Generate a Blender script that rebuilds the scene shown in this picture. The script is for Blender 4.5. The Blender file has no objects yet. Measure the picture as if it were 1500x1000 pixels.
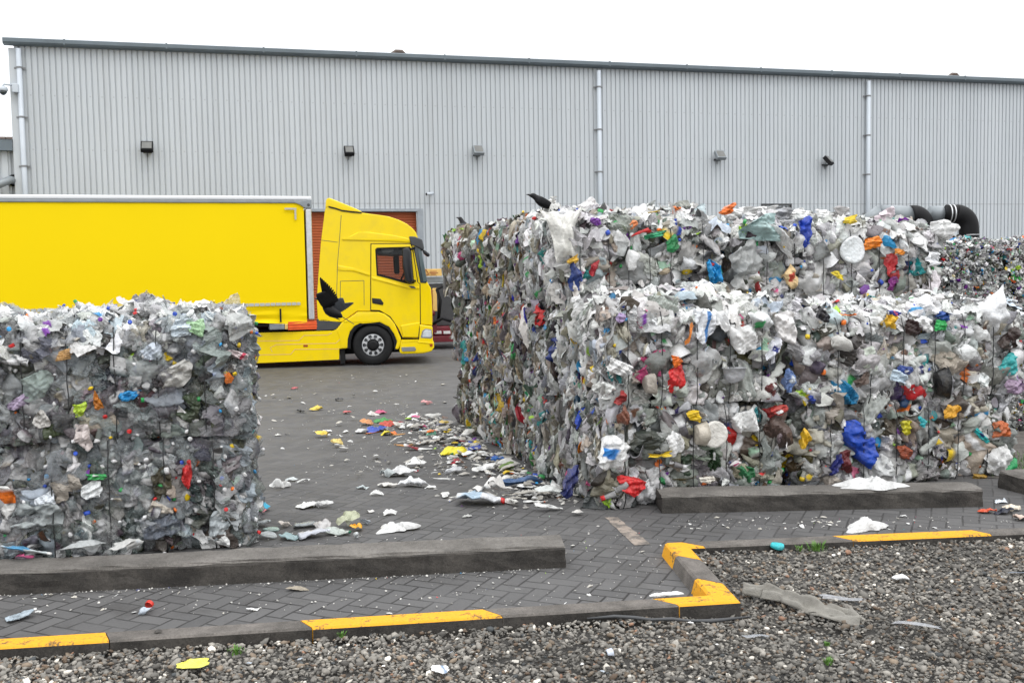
import bpy, bmesh, math, random
import numpy as np
from mathutils import Matrix, Vector, Euler
from mathutils.geometry import tessellate_polygon

R = math.radians
rng = np.random.default_rng(11)
random.seed(4)
scene = bpy.context.scene
COL = scene.collection

# ------------------------------------------------------------------ camera
CAM = np.array([0.0, 0.0, 2.2])
F = 1500.0
PITCH = math.atan(100 / 1500.0)
ROLL = -0.018
CR = (Euler((math.pi / 2 - PITCH, 0, 0)).to_matrix() @ Matrix.Rotation(ROLL, 3, 'Z'))
CRn = np.array(CR)
cam_d = bpy.data.cameras.new("camera")
cam = bpy.data.objects.new("camera", cam_d)
COL.objects.link(cam)
cam.matrix_world = Matrix.Translation(Vector(CAM)) @ CR.to_4x4()
cam_d.sensor_width = 36.0
cam_d.lens = 36.0 * F / 1500.0
cam_d.clip_end = 2000
cam_d.clip_start = 0.05
scene.camera = cam


def ray(px, py):
    v = CRn @ np.array([(px - 750) / F, (500 - py) / F, -1.0])
    return v


def hit(px, py, P0, n):
    d = ray(px, py)
    t = np.dot(np.asarray(P0) - CAM, n) / np.dot(d, n)
    return CAM + d * t


def G(px, py, z=0.0):
    return hit(px, py, (0, 0, z), np.array([0, 0, 1.0]))


def Dp(px, py, d):
    return hit(px, py, (0, d, 0), np.array([0, 1.0, 0]))


# ------------------------------------------------------------------ materials
def sr(r, g, b):
    f = lambda c: (c / 255 / 12.92) if c / 255 <= .04045 else ((c / 255 + .055) / 1.055) ** 2.4
    return (f(r), f(g), f(b))


class NT:
    def __init__(s, mat):
        mat.use_nodes = True
        s.t = mat.node_tree
        s.n = s.t.nodes
        s.n.clear()
        s.out = s.n.new('ShaderNodeOutputMaterial')
        s.b = s.n.new('ShaderNodeBsdfPrincipled')
        s.t.links.new(s.b.outputs[0], s.out.inputs[0])

    def new(s, typ, **k):
        nd = s.n.new(typ)
        for a, v in k.items():
            if a.startswith('i_'):
                nd.inputs[int(a[2:])].default_value = v
            else:
                setattr(nd, a, v)
        return nd

    def link(s, a, b):
        s.t.links.new(a, b)

    def m(s, op, a, b=None, c=None):
        nd = s.n.new('ShaderNodeMath')
        nd.operation = op
        for i, x in enumerate((a, b, c)):
            if x is None:
                continue
            if isinstance(x, (int, float)):
                nd.inputs[i].default_value = x
            else:
                s.link(x, nd.inputs[i])
        return nd.outputs[0]

    def mix(s, fac, a, b, mode='MIX'):
        nd = s.n.new('ShaderNodeMix')
        nd.data_type = 'RGBA'
        nd.blend_type = mode
        for i, x in ((0, fac), (6, a), (7, b)):
            if isinstance(x, (int, float)):
                nd.inputs[i].default_value = x
            elif isinstance(x, tuple):
                nd.inputs[i].default_value = (*x, 1) if len(x) == 3 else x
            else:
                s.link(x, nd.inputs[i])
        return nd.outputs[2]

    def coord(s, which='Object'):
        return s.n.new('ShaderNodeTexCoord').outputs[which]

    def noise(s, co, scale, detail=3, rough=.55, dist=0):
        nd = s.n.new('ShaderNodeTexNoise')
        s.link(co, nd.inputs['Vector'])
        nd.inputs['Scale'].default_value = scale
        nd.inputs['Detail'].default_value = detail
        nd.inputs['Roughness'].default_value = rough
        nd.inputs['Distortion'].default_value = dist
        return nd.outputs[0]

    def ramp(s, x, lo, hi, a=0.0, b=1.0):
        nd = s.n.new('ShaderNodeMapRange')
        s.link(x, nd.inputs[0])
        nd.inputs[1].default_value = lo
        nd.inputs[2].default_value = hi
        nd.inputs[3].default_value = a
        nd.inputs[4].default_value = b
        return nd.outputs[0]

    def bump(s, h, strength, dist=.01, normal=None):
        nd = s.n.new('ShaderNodeBump')
        nd.inputs['Strength'].default_value = strength
        nd.inputs['Distance'].default_value = dist
        s.link(h, nd.inputs['Height'])
        if normal is not None:
            s.link(normal, nd.inputs['Normal'])
        return nd.outputs[0]

    def set(s, **k):
        for a, v in k.items():
            i = s.b.inputs[a.replace('_', ' ')]
            if isinstance(v, (int, float)):
                i.default_value = v
            elif isinstance(v, tuple):
                i.default_value = (*v, 1) if len(v) == 3 else v
            else:
                s.link(v, i)


MATS = {}


def simple(name, col, rough=.5, metal=0.0, var=.12, scale=6, bump=0, spec=.5, dirt=None):
    m = bpy.data.materials.new(name)
    t = NT(m)
    co = t.coord()
    n = t.noise(co, scale, 4)
    c = t.mix(t.ramp(n, .3, .7), tuple(x * (1 - var) for x in col), tuple(min(1, x * (1 + var)) for x in col))
    if dirt:
        d = t.noise(co, dirt[1], 5, .65)
        c = t.mix(t.ramp(d, .48, .75, 0, dirt[2]), c, dirt[0])
    t.set(Base_Color=c, Roughness=t.ramp(n, .2, .8, max(0, rough - .07), min(1, rough + .07)), Metallic=metal, Specular_IOR_Level=spec)
    if bump:
        t.set(Normal=t.bump(t.noise(co, scale * 6, 4), bump, .01))
    MATS[name] = m
    return m


def plastic_mat(name, rough, bump=.35, dirt=.35, metal=0.0):
    m = bpy.data.materials.new(name)
    t = NT(m)
    co = t.coord()
    at = t.new('ShaderNodeAttribute', attribute_name='Col')
    d = t.noise(co, 9, 5, .65)
    c = t.mix(t.ramp(d, .46, .78, 0, dirt), at.outputs['Color'], (.10, .085, .065))
    n1 = t.noise(co, 22, 3, .6, 1.6)
    vo = t.new('ShaderNodeTexVoronoi', feature='F1')
    t.link(co, vo.inputs['Vector'])
    vo.inputs['Scale'].default_value = 26
    h = t.m('ADD', n1, t.m('MULTIPLY', vo.outputs['Distance'], .6))
    c = t.mix(t.ramp(t.noise(co, 34, 3, .7), .55, .8, 0, dirt * .5), c, (.05, .045, .036))
    t.set(Base_Color=c, Roughness=t.ramp(d, .3, .7, rough - .08, rough + .15), Alpha=at.outputs['Alpha'], Metallic=metal,
          Normal=t.bump(h, bump, .02), Specular_IOR_Level=.5)
    MATS[name] = m
    return m


plastic_mat('plastic', .36, .5, .5)
plastic_mat('clear', .16, .8, .35)
plastic_mat('metal_can', .35, .5, .25, .2)



def cladding_mat():
    m = bpy.data.materials.new('cladding')
    t = NT(m)
    co = t.coord()
    sp = t.new('ShaderNodeSeparateXYZ')
    t.link(co, sp.inputs[0])
    sh = t.m('FLOOR', t.m('DIVIDE', sp.outputs[0], 1.068))
    wn = t.new('ShaderNodeTexWhiteNoise', noise_dimensions='1D')
    t.link(sh, wn.inputs['W'])
    mp = t.new('ShaderNodeMapping')
    t.link(co, mp.inputs[0])
    mp.inputs['Scale'].default_value = (2.6, 1, .16)
    st = t.noise(mp.outputs[0], 1.0, 5, .65)
    big = t.noise(co, .25, 4, .6)
    c = t.mix(wn.outputs[0], (.52, .552, .574), (.553, .584, .606))
    c = t.mix(t.ramp(st, .5, .78, 0, .45), c, (.40, .415, .42))
    c = t.mix(t.ramp(big, .45, .7, 0, .3), c, (.47, .495, .51))
    # lap joint between the two lifts of sheeting
    lap = t.m('COMPARE', sp.outputs[2], 4.72, .022)
    c = t.mix(t.m('MULTIPLY', lap, .3), c, (.25, .26, .27))
    # rows of fixings
    fx = t.m('COMPARE', t.m('FRACT', t.m('DIVIDE', sp.outputs[0], .356)), .5, .07)
    fz = t.m('COMPARE', t.m('FRACT', t.m('DIVIDE', sp.outputs[2], 1.72)), .74, .014)
    c = t.mix(t.m('MULTIPLY', t.m('MULTIPLY', fx, fz), .28), c, (.2, .2, .2))
    t.set(Base_Color=c, Roughness=.5, Specular_IOR_Level=.3)
    MATS['cladding'] = m


cladding_mat()
simple('gutter', (.13, .16, .18), .5, 0, .12, 1.5)
simple('pipe_white', (.52, .565, .61), .4, 0, .05, 2)
simple('jamb', (.30, .33, .36), .5)
simple('door_orange', (.42, .095, .025), .5, 0, .08, 2)
simple('black', (.009, .009, .010), .6, 0, .2, 8, spec=.22)
simple('black_gloss', (.014, .015, .017), .18)
simple('dark_grey', (.05, .052, .055), .5, 0, .15, 6)
simple('mid_grey', (.22, .225, .23), .5, 0, .1, 6)
simple('galv', (.25, .275, .29), .45, .15, .12, 5)
simple('alu', (.62, .63, .64), .32, .6, .1, 14)
simple('white_paint', (.75, .76, .77), .4, 0, .05, 3, dirt=((.45, .45, .44), 3, .3))
simple('yellow_paint', (.885, .642, .0), .22, 0, .02, 1, spec=.4, dirt=((.5, .37, .06), 2.5, .25))
simple('curtain', (.885, .642, .0), .55, 0, .008, .8, spec=.12)
simple('tape', (.45, .46, .42), .5, 0, .1, 30)
simple('rubber', (.013, .013, .0135), .75, 0, .25, 9, bump=.2, spec=.25)
simple('orange_paint', (.75, .10, .015), .45)
simple('amber', (.35, .06, .005), .3)
simple('lamp_glass', (.55, .58, .6), .1, .0)
simple('lens_grey', (.16, .16, .15), .35, 0)
simple('screen_glass', (.10, .135, .14), .1, 0, .1, 2)
simple('glass_dark', (.03, .045, .05), .06, 0, .2, 2, spec=.8)
simple('maroon', (.16, .012, .022), .45, 0, .2, 5, dirt=((.08, .05, .04), 4, .5))
simple('plate_yellow', (.80, .52, .16), .5, 0, .06, 4)
simple('rust', (.35, .12, .05), .8, 0, .3, 8)
simple('feather', (.005, .005, .006), .5, 0, .4, 40, bump=.5, spec=.25)
simple('feather_grey', (.045, .05, .058), .5, 0, .3, 40, bump=.4)
simple('beak', (.01, .01, .01), .3)
simple('wire_steel', (.035, .035, .036), .5, .4, .2, 20)
simple('cloth', (.25, .238, .212), .9, 0, .15, 20, bump=.6, dirt=((.12, .11, .09), 7, .6))
simple('leafgreen', (.09, .20, .03), .6, 0, .3, 30)
simple('roof_brown', (.12, .09, .075), .7)
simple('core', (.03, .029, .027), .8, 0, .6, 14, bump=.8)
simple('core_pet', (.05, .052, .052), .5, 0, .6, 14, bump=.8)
simple('soil', (.05, .045, .04), .95, 0, .3, 20, bump=.5)


def glass_mat():
    m = bpy.data.materials.new('window_glass')
    t = NT(m)
    t.set(Base_Color=(.02, .025, .025), Roughness=.04, Alpha=.16)
    MATS['window_glass'] = m


glass_mat()


def concrete(name, base, dark, scale=3, edge=(.5, .5, .48)):
    m = bpy.data.materials.new(name)
    t = NT(m)
    co = t.coord()
    a = t.noise(co, scale, 6, .65)
    b = t.noise(co, scale * 14, 4, .7)
    v = t.noise(co, scale * 60, 2, .6)
    c = t.mix(t.ramp(a, .35, .68), dark, base)
    c = t.mix(t.ramp(b, .45, .7, 0, .55), c, tuple(x * .55 for x in dark))
    c = t.mix(t.ramp(v, .62, .72, 0, .6), c, tuple(min(1, x * 2.1) for x in base))
    h = t.m('ADD', t.m('MULTIPLY', a, .6), t.m('ADD', b, t.m('MULTIPLY', v, .5)))
    t.set(Base_Color=c, Roughness=.88, Normal=t.bump(h, .55, .012), Specular_IOR_Level=.3)
    MATS[name] = m


concrete('concrete', (.215, .2, .183), (.105, .097, .088))
concrete('concrete_dark', (.088, .080, .071), (.030, .0275, .025), 4)
concrete('kerb_grey', (.20, .18, .163), (.09, .082, .074), 5)


def kerb_yellow():
    m = bpy.data.materials.new('kerb_yellow')
    t = NT(m)
    co = t.coord()
    a = t.noise(co, 9, 6, .7)
    b = t.noise(co, 60, 3, .7)
    w = t.m('ADD', t.m('MULTIPLY', a, .7), t.m('MULTIPLY', b, .45))
    c = t.mix(t.ramp(a, .3, .7), (.68, .30, .012), (.80, .39, .018))
    c = t.mix(t.ramp(w, .605, .69, 0, .85), c, (.06, .05, .042))
    t.set(Base_Color=c, Roughness=.7, Normal=t.bump(b, .5, .006), Specular_IOR_Level=.3)
    MATS['kerb_yellow'] = m


kerb_yellow()


def paving():
    m = bpy.data.materials.new('block_paving')
    t = NT(m)
    co = t.coord()
    mp = t.new('ShaderNodeMapping')
    t.link(co, mp.inputs[0])
    mp.inputs['Rotation'].default_value = (0, 0, R(24))
    mp.inputs['Scale'].default_value = (7.7, 7.7, 7.7)
    # slightly wobble so joints are not ruler straight
    wob = t.new('ShaderNodeTexNoise')
    t.link(co, wob.inputs['Vector'])
    wob.inputs['Scale'].default_value = 3.0
    add = t.new('ShaderNodeVectorMath', operation='MULTIPLY_ADD')
    t.link(wob.outputs['Color'], add.inputs[0])
    add.inputs[1].default_value = (.22, .22, 0)
    t.link(mp.outputs[0], add.inputs[2])
    sx = t.new('ShaderNodeSeparateXYZ')
    t.link(add.outputs[0], sx.inputs[0])
    u, v = sx.outputs[0], sx.outputs[1]
    i, j = t.m('FLOOR', u), t.m('FLOOR', v)
    du, dv = t.m('SUBTRACT', u, i), t.m('SUBTRACT', v, j)
    k = t.m('FLOORED_MODULO', t.m('SUBTRACT', i, j), 4.0)
    eq = lambda val: t.m('COMPARE', k, val, .1)
    k0, k1, k2, k3 = eq(0.0), eq(1.0), eq(2.0), eq(3.0)
    BIG = 9.0
    l = t.m('ADD', du, t.m('MULTIPLY', k1, BIG))
    r = t.m('ADD', t.m('SUBTRACT', 1.0, du), t.m('MULTIPLY', k0, BIG))
    b = t.m('ADD', dv, t.m('MULTIPLY', k2, BIG))
    tp = t.m('ADD', t.m('SUBTRACT', 1.0, dv), t.m('MULTIPLY', k3, BIG))
    dist = t.m('MINIMUM', t.m('MINIMUM', l, r), t.m('MINIMUM', b, tp))
    ci = t.m('SUBTRACT', i, k1)
    cj = t.m('SUBTRACT', j, k2)
    cx = t.new('ShaderNodeCombineXYZ')
    t.link(ci, cx.inputs[0])
    t.link(cj, cx.inputs[1])
    wn = t.new('ShaderNodeTexWhiteNoise')
    t.link(cx.outputs[0], wn.inputs[0])
    a = t.noise(co, .9, 5, .6)
    f = t.noise(co, 45, 4, .7)
    st = t.noise(co, 2.6, 5, .65, .6)
    c = t.mix(wn.outputs[0], (.068, .067, .068), (.105, .103, .103))
    c = t.mix(t.ramp(a, .35, .7, 0, .5), c, (.122, .118, .116))
    c = t.mix(t.ramp(st, .5, .72, 0, .6), c, (.048, .045, .043))
    c = t.mix(t.ramp(f, .45, .75, 0, .45), c, (.13, .125, .118))
    joint = t.ramp(dist, .025, .085, 1, 0)
    fill = t.ramp(t.noise(co, 1.7, 4, .6), .32, .6, .3, 1)
    so = t.new('ShaderNodeSeparateXYZ')
    t.link(co, so.inputs[0])
    silt = t.ramp(t.m('ADD', so.outputs[1], t.m('MULTIPLY', a, 5.0)), 9.5, 16.0, 1, .12)
    jm = t.m('MULTIPLY', t.m('MULTIPLY', joint, fill), silt)
    c = t.mix(t.m('MULTIPLY', jm, .9), c, (.014, .013, .012))
    h = t.m('SUBTRACT', t.m('MULTIPLY', f, .25), t.m('MULTIPLY', jm, 1.0))
    h = t.m('ADD', h, t.m('MULTIPLY', wn.outputs[0], .25))
    t.set(Base_Color=c, Roughness=t.ramp(st, .35, .7, .85, .6), Normal=t.bump(h, .6, .012), Specular_IOR_Level=.35)
    MATS['block_paving'] = m


paving()


def vcol(name, rough=.8, bump=.3):
    m = bpy.data.materials.new(name)
    t = NT(m)
    at = t.new('ShaderNodeAttribute', attribute_name='Col')
    n = t.noise(t.coord(), 60, 3)
    c = t.mix(t.ramp(n, .3, .7, 0, .35), at.outputs['Color'], (.03, .03, .03))
    t.set(Base_Color=c, Roughness=rough, Normal=t.bump(n, bump, .004), Specular_IOR_Level=.35)
    MATS[name] = m


vcol('stone')


# ------------------------------------------------------------------ object helpers
def tag(o, label=None, cat=None, group=None, kind=None):
    for k, v in (('label', label), ('category', cat), ('group', group), ('kind', kind)):
        if v:
            o[k] = v
    return o


def empty(name, loc, rz=0.0, label=None, cat=None, group=None):
    o = bpy.data.objects.new(name, None)
    COL.objects.link(o)
    o.location = loc
    o.rotation_euler = (0, 0, rz)
    o.empty_display_size = .2
    return tag(o, label, cat, group)


def mesh_np(name, V, T, mat, parent=None, col=None, smooth=True, mats=None, midx=None):
    me = bpy.data.meshes.new(name)
    V = np.asarray(V, dtype=np.float32)
    T = np.asarray(T, dtype=np.int32)
    me.vertices.add(len(V))
    me.vertices.foreach_set('co', V.ravel())
    me.loops.add(len(T) * 3)
    me.loops.foreach_set('vertex_index', T.ravel())
    me.polygons.add(len(T))
    me.polygons.foreach_set('loop_start', np.arange(0, len(T) * 3, 3, dtype=np.int32))
    if smooth is not False:
        me.polygons.foreach_set('use_smooth', np.ones(len(T), dtype=bool) if smooth is True else np.asarray(smooth, dtype=bool))
    for mm in (mats or [mat]):
        me.materials.append(MATS[mm])
    if midx is not None:
        me.polygons.foreach_set('material_index', np.asarray(midx, dtype=np.int32))
    me.update(calc_edges=True)
    if col is not None:
        a = me.color_attributes.new('Col', 'FLOAT_COLOR', 'POINT')
        a.data.foreach_set('color', np.asarray(col, dtype=np.float32).ravel())
    o = bpy.data.objects.new(name, me)
    COL.objects.link(o)
    if parent:
        o.parent = parent
    return o


class MB:
    """collects shapes and links them as one mesh object"""

    def __init__(s):
        s.v, s.f, s.m, s.sm = [], [], [], []
        s.cur = 0
        s.smooth = False

    def add(s, verts, faces):
        o = len(s.v)
        s.v += [tuple(map(float, p)) for p in verts]
        for f in faces:
            s.f.append([i + o for i in f])
            s.m.append(s.cur)
            s.sm.append(s.smooth)
        return s

    def box(s, a, b):
        x0, y0, z0 = a
        x1, y1, z1 = b
        return s.add([(x0, y0, z0), (x1, y0, z0), (x1, y1, z0), (x0, y1, z0), (x0, y0, z1), (x1, y0, z1), (x1, y1, z1), (x0, y1, z1)],
                     [(0, 3, 2, 1), (4, 5, 6, 7), (0, 1, 5, 4), (1, 2, 6, 5), (2, 3, 7, 6), (3, 0, 4, 7)])

    def prism(s, pts, y0, y1):
        """polygon in (x, z) extruded from y0 to y1"""
        n = len(pts)
        area = sum(pts[i][0] * pts[(i + 1) % n][1] - pts[(i + 1) % n][0] * pts[i][1] for i in range(n))
        if area < 0:
            pts = pts[::-1]
        V = [(x, y0, z) for x, z in pts] + [(x, y1, z) for x, z in pts]
        tri = tessellate_polygon([[Vector((x, z, 0)) for x, z in pts]])
        Fc = []
        for t in tri:
            a, b, c = t
            ar = (pts[b][0] - pts[a][0]) * (pts[c][1] - pts[a][1]) - (pts[c][0] - pts[a][0]) * (pts[b][1] - pts[a][1])
            if ar < 0:
                a, b, c = a, c, b
            Fc.append((a, b, c))
            Fc.append((c + n, b + n, a + n))
        for i in range(n):
            j = (i + 1) % n
            Fc.append((j, i, i + n, j + n))
        return s.add(V, Fc)

    def tube(s, pts, r, seg=8, caps=True):
        pts = [Vector(p) for p in pts]
        rs = r if isinstance(r, (list, tuple)) else [r] * len(pts)
        V, Fc = [], []
        up = None
        for i, p in enumerate(pts):
            d = (pts[min(i + 1, len(pts) - 1)] - pts[max(i - 1, 0)]).normalized()
            if up is None:
                up = Vector((0, 0, 1)) if abs(d.z) < .9 else Vector((1, 0, 0))
            a = d.cross(up).normalized()
            b = a.cross(d).normalized()
            up = b
            for k in range(seg):
                t = 2 * math.pi * k / seg
                V.append(p + (a * math.cos(t) + b * math.sin(t)) * rs[i])
        for i in range(len(pts) - 1):
            for k in range(seg):
                k2 = (k + 1) % seg
                Fc.append((i * seg + k, i * seg + k2, (i + 1) * seg + k2, (i + 1) * seg + k))
        if caps:
            Fc.append(tuple(range(seg))[::-1])
            Fc.append(tuple((len(pts) - 1) * seg + k for k in range(seg)))
        return s.add(V, Fc)

    def lathe(s, prof, c, seg=40):
        """profile (radius, y) turned round the y axis through c"""
        V, Fc = [], []
        n = len(prof)
        for k in range(seg):
            t = 2 * math.pi * k / seg
            for rr, y in prof:
                V.append((c[0] + rr * math.cos(t), c[1] + y, c[2] + rr * math.sin(t)))
        for k in range(seg):
            k2 = (k + 1) % seg
            for i in range(n - 1):
                Fc.append((k * n + i, k * n + i + 1, k2 * n + i + 1, k2 * n + i))
        return s.add(V, Fc)

    def build(s, name, mat, parent=None, bevel=0, seg=2, mats=None, smooth=None):
        me = bpy.data.meshes.new(name)
        me.from_pydata(s.v, [], s.f)
        for mm in (mats or [mat]):
            me.materials.append(MATS[mm])
        for p, mi, sm in zip(me.polygons, s.m, s.sm):
            p.material_index = mi
            p.use_smooth = sm if smooth is None else smooth
        me.update()
        o = bpy.data.objects.new(name, me)
        COL.objects.link(o)
        if parent:
            o.parent = parent
        if bevel:
            md = o.modifiers.new('bevel', 'BEVEL')
            md.width = bevel
            md.segments = seg
            md.limit_method = 'ANGLE'
            md.angle_limit = R(28)
            md.harden_normals = False
            for p in me.polygons:
                p.use_smooth = True
            wn = o.modifiers.new('wn', 'WEIGHTED_NORMAL')
            wn.keep_sharp = True
        return o


def finalize(o):
    """turn modifiers into plain mesh"""
    dg = bpy.context.evaluated_depsgraph_get()
    dg.update()
    me = bpy.data.meshes.new_from_object(o.evaluated_get(dg))
    o.modifiers.clear()
    o.data = me
    return o


# ------------------------------------------------------------------ world and light
world = bpy.data.worlds.new("World")
scene.world = world
world.use_nodes = True
wt = world.node_tree
wt.nodes.clear()
wo = wt.nodes.new('ShaderNodeOutputWorld')
bg = wt.nodes.new('ShaderNodeBackground')
SUN_EL, SUN_AZ = R(58), R(150)
sky = wt.nodes.new('ShaderNodeTexSky')
sky.sky_type = 'NISHITA'
sky.sun_disc = False
sky.sun_elevation = SUN_EL
sky.sun_rotation = SUN_AZ
tc = wt.nodes.new('ShaderNodeTexCoord')
sx = wt.nodes.new('ShaderNodeSeparateXYZ')
wt.links.new(tc.outputs['Generated'], sx.inputs[0])
mr = wt.nodes.new('ShaderNodeMapRange')
mr.inputs[1].default_value = 0.0
mr.inputs[2].default_value = 1.0
mr.inputs[3].default_value = 12.0
mr.inputs[4].default_value = 26.0
wt.links.new(sx.outputs[2], mr.inputs[0])
nz = wt.nodes.new('ShaderNodeTexNoise')
wt.links.new(tc.outputs['Generated'], nz.inputs['Vector'])
nz.inputs['Scale'].default_value = 2.2
nz.inputs['Detail'].default_value = 4
mn = wt.nodes.new('ShaderNodeMapRange')
mn.inputs[1].default_value = .3
mn.inputs[2].default_value = .7
mn.inputs[3].default_value = .93
mn.inputs[4].default_value = 1.07
wt.links.new(nz.outputs[0], mn.inputs[0])
mu = wt.nodes.new('ShaderNodeMath')
mu.operation = 'MULTIPLY'
wt.links.new(mr.outputs[0], mu.inputs[0])
wt.links.new(mn.outputs[0], mu.inputs[1])
cc = wt.nodes.new('ShaderNodeCombineColor')
sc_ = []
for i, f_ in enumerate((.985, 1.0, 1.02)):
    q = wt.nodes.new('ShaderNodeMath')
    q.operation = 'MULTIPLY'
    q.inputs[1].default_value = f_
    wt.links.new(mu.outputs[0], q.inputs[0])
    wt.links.new(q.outputs[0], cc.inputs[i])
mx = wt.nodes.new('ShaderNodeMix')
mx.data_type = 'RGBA'
mx.inputs[0].default_value = .93
wt.links.new(sky.outputs[0], mx.inputs[6])
wt.links.new(cc.outputs[0], mx.inputs[7])
wt.links.new(mx.outputs[2], bg.inputs[0])
bg.inputs[1].default_value = 0.1
wt.links.new(bg.outputs[0], wo.inputs[0])
sun_d = bpy.data.lights.new('sun', 'SUN')
sun_d.energy = .7
sun_d.angle = R(25)
sun_d.color = (1, .97, .93)
sun = bpy.data.objects.new('sun', sun_d)
COL.objects.link(sun)
# the sun stands behind the camera and a little to its right
sdir = Vector((math.sin(SUN_AZ) * math.cos(SUN_EL), math.cos(SUN_AZ) * math.cos(SUN_EL), math.sin(SUN_EL)))
sun.rotation_euler = sdir.to_track_quat('Z', 'Y').to_euler()
sun.location = sdir * 60

# ------------------------------------------------------------------ ground
PAVE_Z = 0.0


def sheet(name, pts, z, mat, kind='structure'):
    me = bpy.data.meshes.new(name)
    me.from_pydata([(x, y, z) for x, y in pts], [], [tuple(range(len(pts)))])
    me.materials.append(MATS[mat])
    o = bpy.data.objects.new(name, me)
    COL.objects.link(o)
    o['kind'] = kind
    return o


sheet('ground', [(-300, -120), (300, -120), (300, 500), (-300, 500)], -.2, 'soil')

# kerb line (top surface points on the gravel side), z of the kerb top
KZ = .11
k_far = G(-600, 985, KZ)
k_a = G(0, 943, KZ)
k_b = G(740, 908, KZ)
k_c = G(1085, 880, KZ)
k_d = G(1012, 801, KZ)
k_e = G(1450, 781, KZ)
k_f = G(1950, 761, KZ)
KW = .165   # width of the kerb top


def off(p, q, w):
    """point p shifted to the left of the direction p->q"""
    d = np.array([q[0] - p[0], q[1] - p[1]])
    d /= np.linalg.norm(d)
    return np.array([-d[1], d[0]]) * w


def line_x(p, d, q, e):
    A = np.array([[d[0], -e[0]], [d[1], -e[1]]])
    t = np.linalg.solve(A, np.array([q[0] - p[0], q[1] - p[1]]))
    return np.array([p[0] + d[0] * t[0], p[1] + d[1] * t[0]])


def offset_poly(P, w):
    P = [np.array(p[:2]) for p in P]
    out = []
    for i in range(len(P)):
        if i == 0:
            out.append(P[0] + off(P[0], P[1], w))
        elif i == len(P) - 1:
            out.append(P[-1] + off(P[-2], P[-1], w))
        else:
            a = P[i] + off(P[i - 1], P[i], w)
            b = P[i] + off(P[i], P[i + 1], w)
            out.append(line_x(a, P[i] - P[i - 1], b, P[i + 1] - P[i]))
    return out


KP = [k_far[:2], k_c[:2], k_d[:2], k_f[:2]]
K_in = offset_poly(KP, KW)            # top edge on the paving side
K_base = offset_poly(KP, KW + .05)    # battered foot on the paving side
# paving: everything behind the kerb
pv = [tuple(p) for p in offset_poly(KP, KW - .03)]
pv_poly = [(-60, pv[0][1])] + pv + [(60, pv[-1][1]), (120, 70), (-120, 70), (-120, pv[0][1])]
pv_poly = [tuple(map(float, p)) for p in pv_poly]
tri = tessellate_polygon([[Vector((x, y, 0)) for x, y in pv_poly]])
me = bpy.data.meshes.new('paving')
fc = []
for t3 in tri:
    a, b, c = t3
    A, B, C_ = pv_poly[a], pv_poly[b], pv_poly[c]
    if (B[0] - A[0]) * (C_[1] - A[1]) - (C_[0] - A[0]) * (B[1] - A[1]) < 0:
        a, b, c = a, c, b
    fc.append((a, b, c))
me.from_pydata([(x, y, 0) for x, y in pv_poly], [], fc)
me.materials.append(MATS['block_paving'])
pav = bpy.data.objects.new('paving', me)
COL.objects.link(pav)
pav['kind'] = 'structure'


def lerp(a, b, t):
    return np.asarray(a)[:2] * (1 - t) + np.asarray(b)[:2] * t


def frac_on(seg_i, px, py):
    p = G(px, py, KZ)[:2]
    a, b = np.array(KP[seg_i]), np.array(KP[seg_i + 1])
    return float(np.dot(p - a, b - a) / np.dot(b - a, b - a))


gpts_poly = [(-40, -20), (40, -20), (40, float(KP[3][1] + .5)), tuple(map(float, KP[3])), tuple(map(float, KP[2])), tuple(map(float, KP[1])), tuple(map(float, KP[0])), (-40, float(KP[0][1]))]


def gz(x, y):
    return .045 + .028 * np.clip((y - 6.6) / 1.6, 0, 1) - .05 * np.exp(-((x - 1.35) ** 2 + (y - 6.45) ** 2) / .12)


def inside(px, py, poly):
    c = np.zeros(len(px), bool)
    n = len(poly)
    for i in range(n):
        x0, y0 = poly[i]
        x1, y1 = poly[(i + 1) % n]
        cond = ((y0 > py) != (y1 > py)) & (px < (x1 - x0) * (py - y0) / (y1 - y0 + 1e-12) + x0)
        c ^= cond
    return c


def kerb_piece(sections, mat, label):
    """sections: (top outer xy, top inner xy, foot xy) along the stone"""
    V, Fc = [], []
    for o_, i_, f_ in sections:
        V += [(o_[0], o_[1], -.15), (o_[0], o_[1], KZ - .012), (o_[0] * .92 + i_[0] * .08, o_[1] * .92 + i_[1] * .08, KZ),
              (i_[0] * .9 + o_[0] * .1, i_[1] * .9 + o_[1] * .1, KZ), (i_[0], i_[1], KZ - .015), (f_[0], f_[1], -.15)]
    n = 6
    for k in range(len(sections) - 1):
        for i in range(n):
            j = (i + 1) % n
            Fc.append((k * n + i, k * n + j, (k + 1) * n + j, (k + 1) * n + i))
    Fc.append(tuple(range(n))[::-1])
    Fc.append(tuple((len(sections) - 1) * n + i for i in range(n)))
    me = bpy.data.meshes.new('kerb')
    me.from_pydata(V, [], Fc)
    bm = bmesh.new()
    bm.from_mesh(me)
    bmesh.ops.recalc_face_normals(bm, faces=bm.faces)
    bm.to_mesh(me)
    bm.free()
    me.materials.append(MATS[mat])
    me.materials.append(MATS['concrete_dark'])
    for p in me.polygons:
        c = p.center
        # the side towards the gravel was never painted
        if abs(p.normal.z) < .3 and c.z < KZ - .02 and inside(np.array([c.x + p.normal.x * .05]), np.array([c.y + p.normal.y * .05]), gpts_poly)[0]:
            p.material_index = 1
    o = bpy.data.objects.new('kerb', me)
    COL.objects.link(o)
    o['kind'] = 'structure'
    o['label'] = label
    return o


def ksec(i, t):
    return (lerp(KP[i], KP[i + 1], t), lerp(K_in[i], K_in[i + 1], t), lerp(K_base[i], K_base[i + 1], t))


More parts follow.
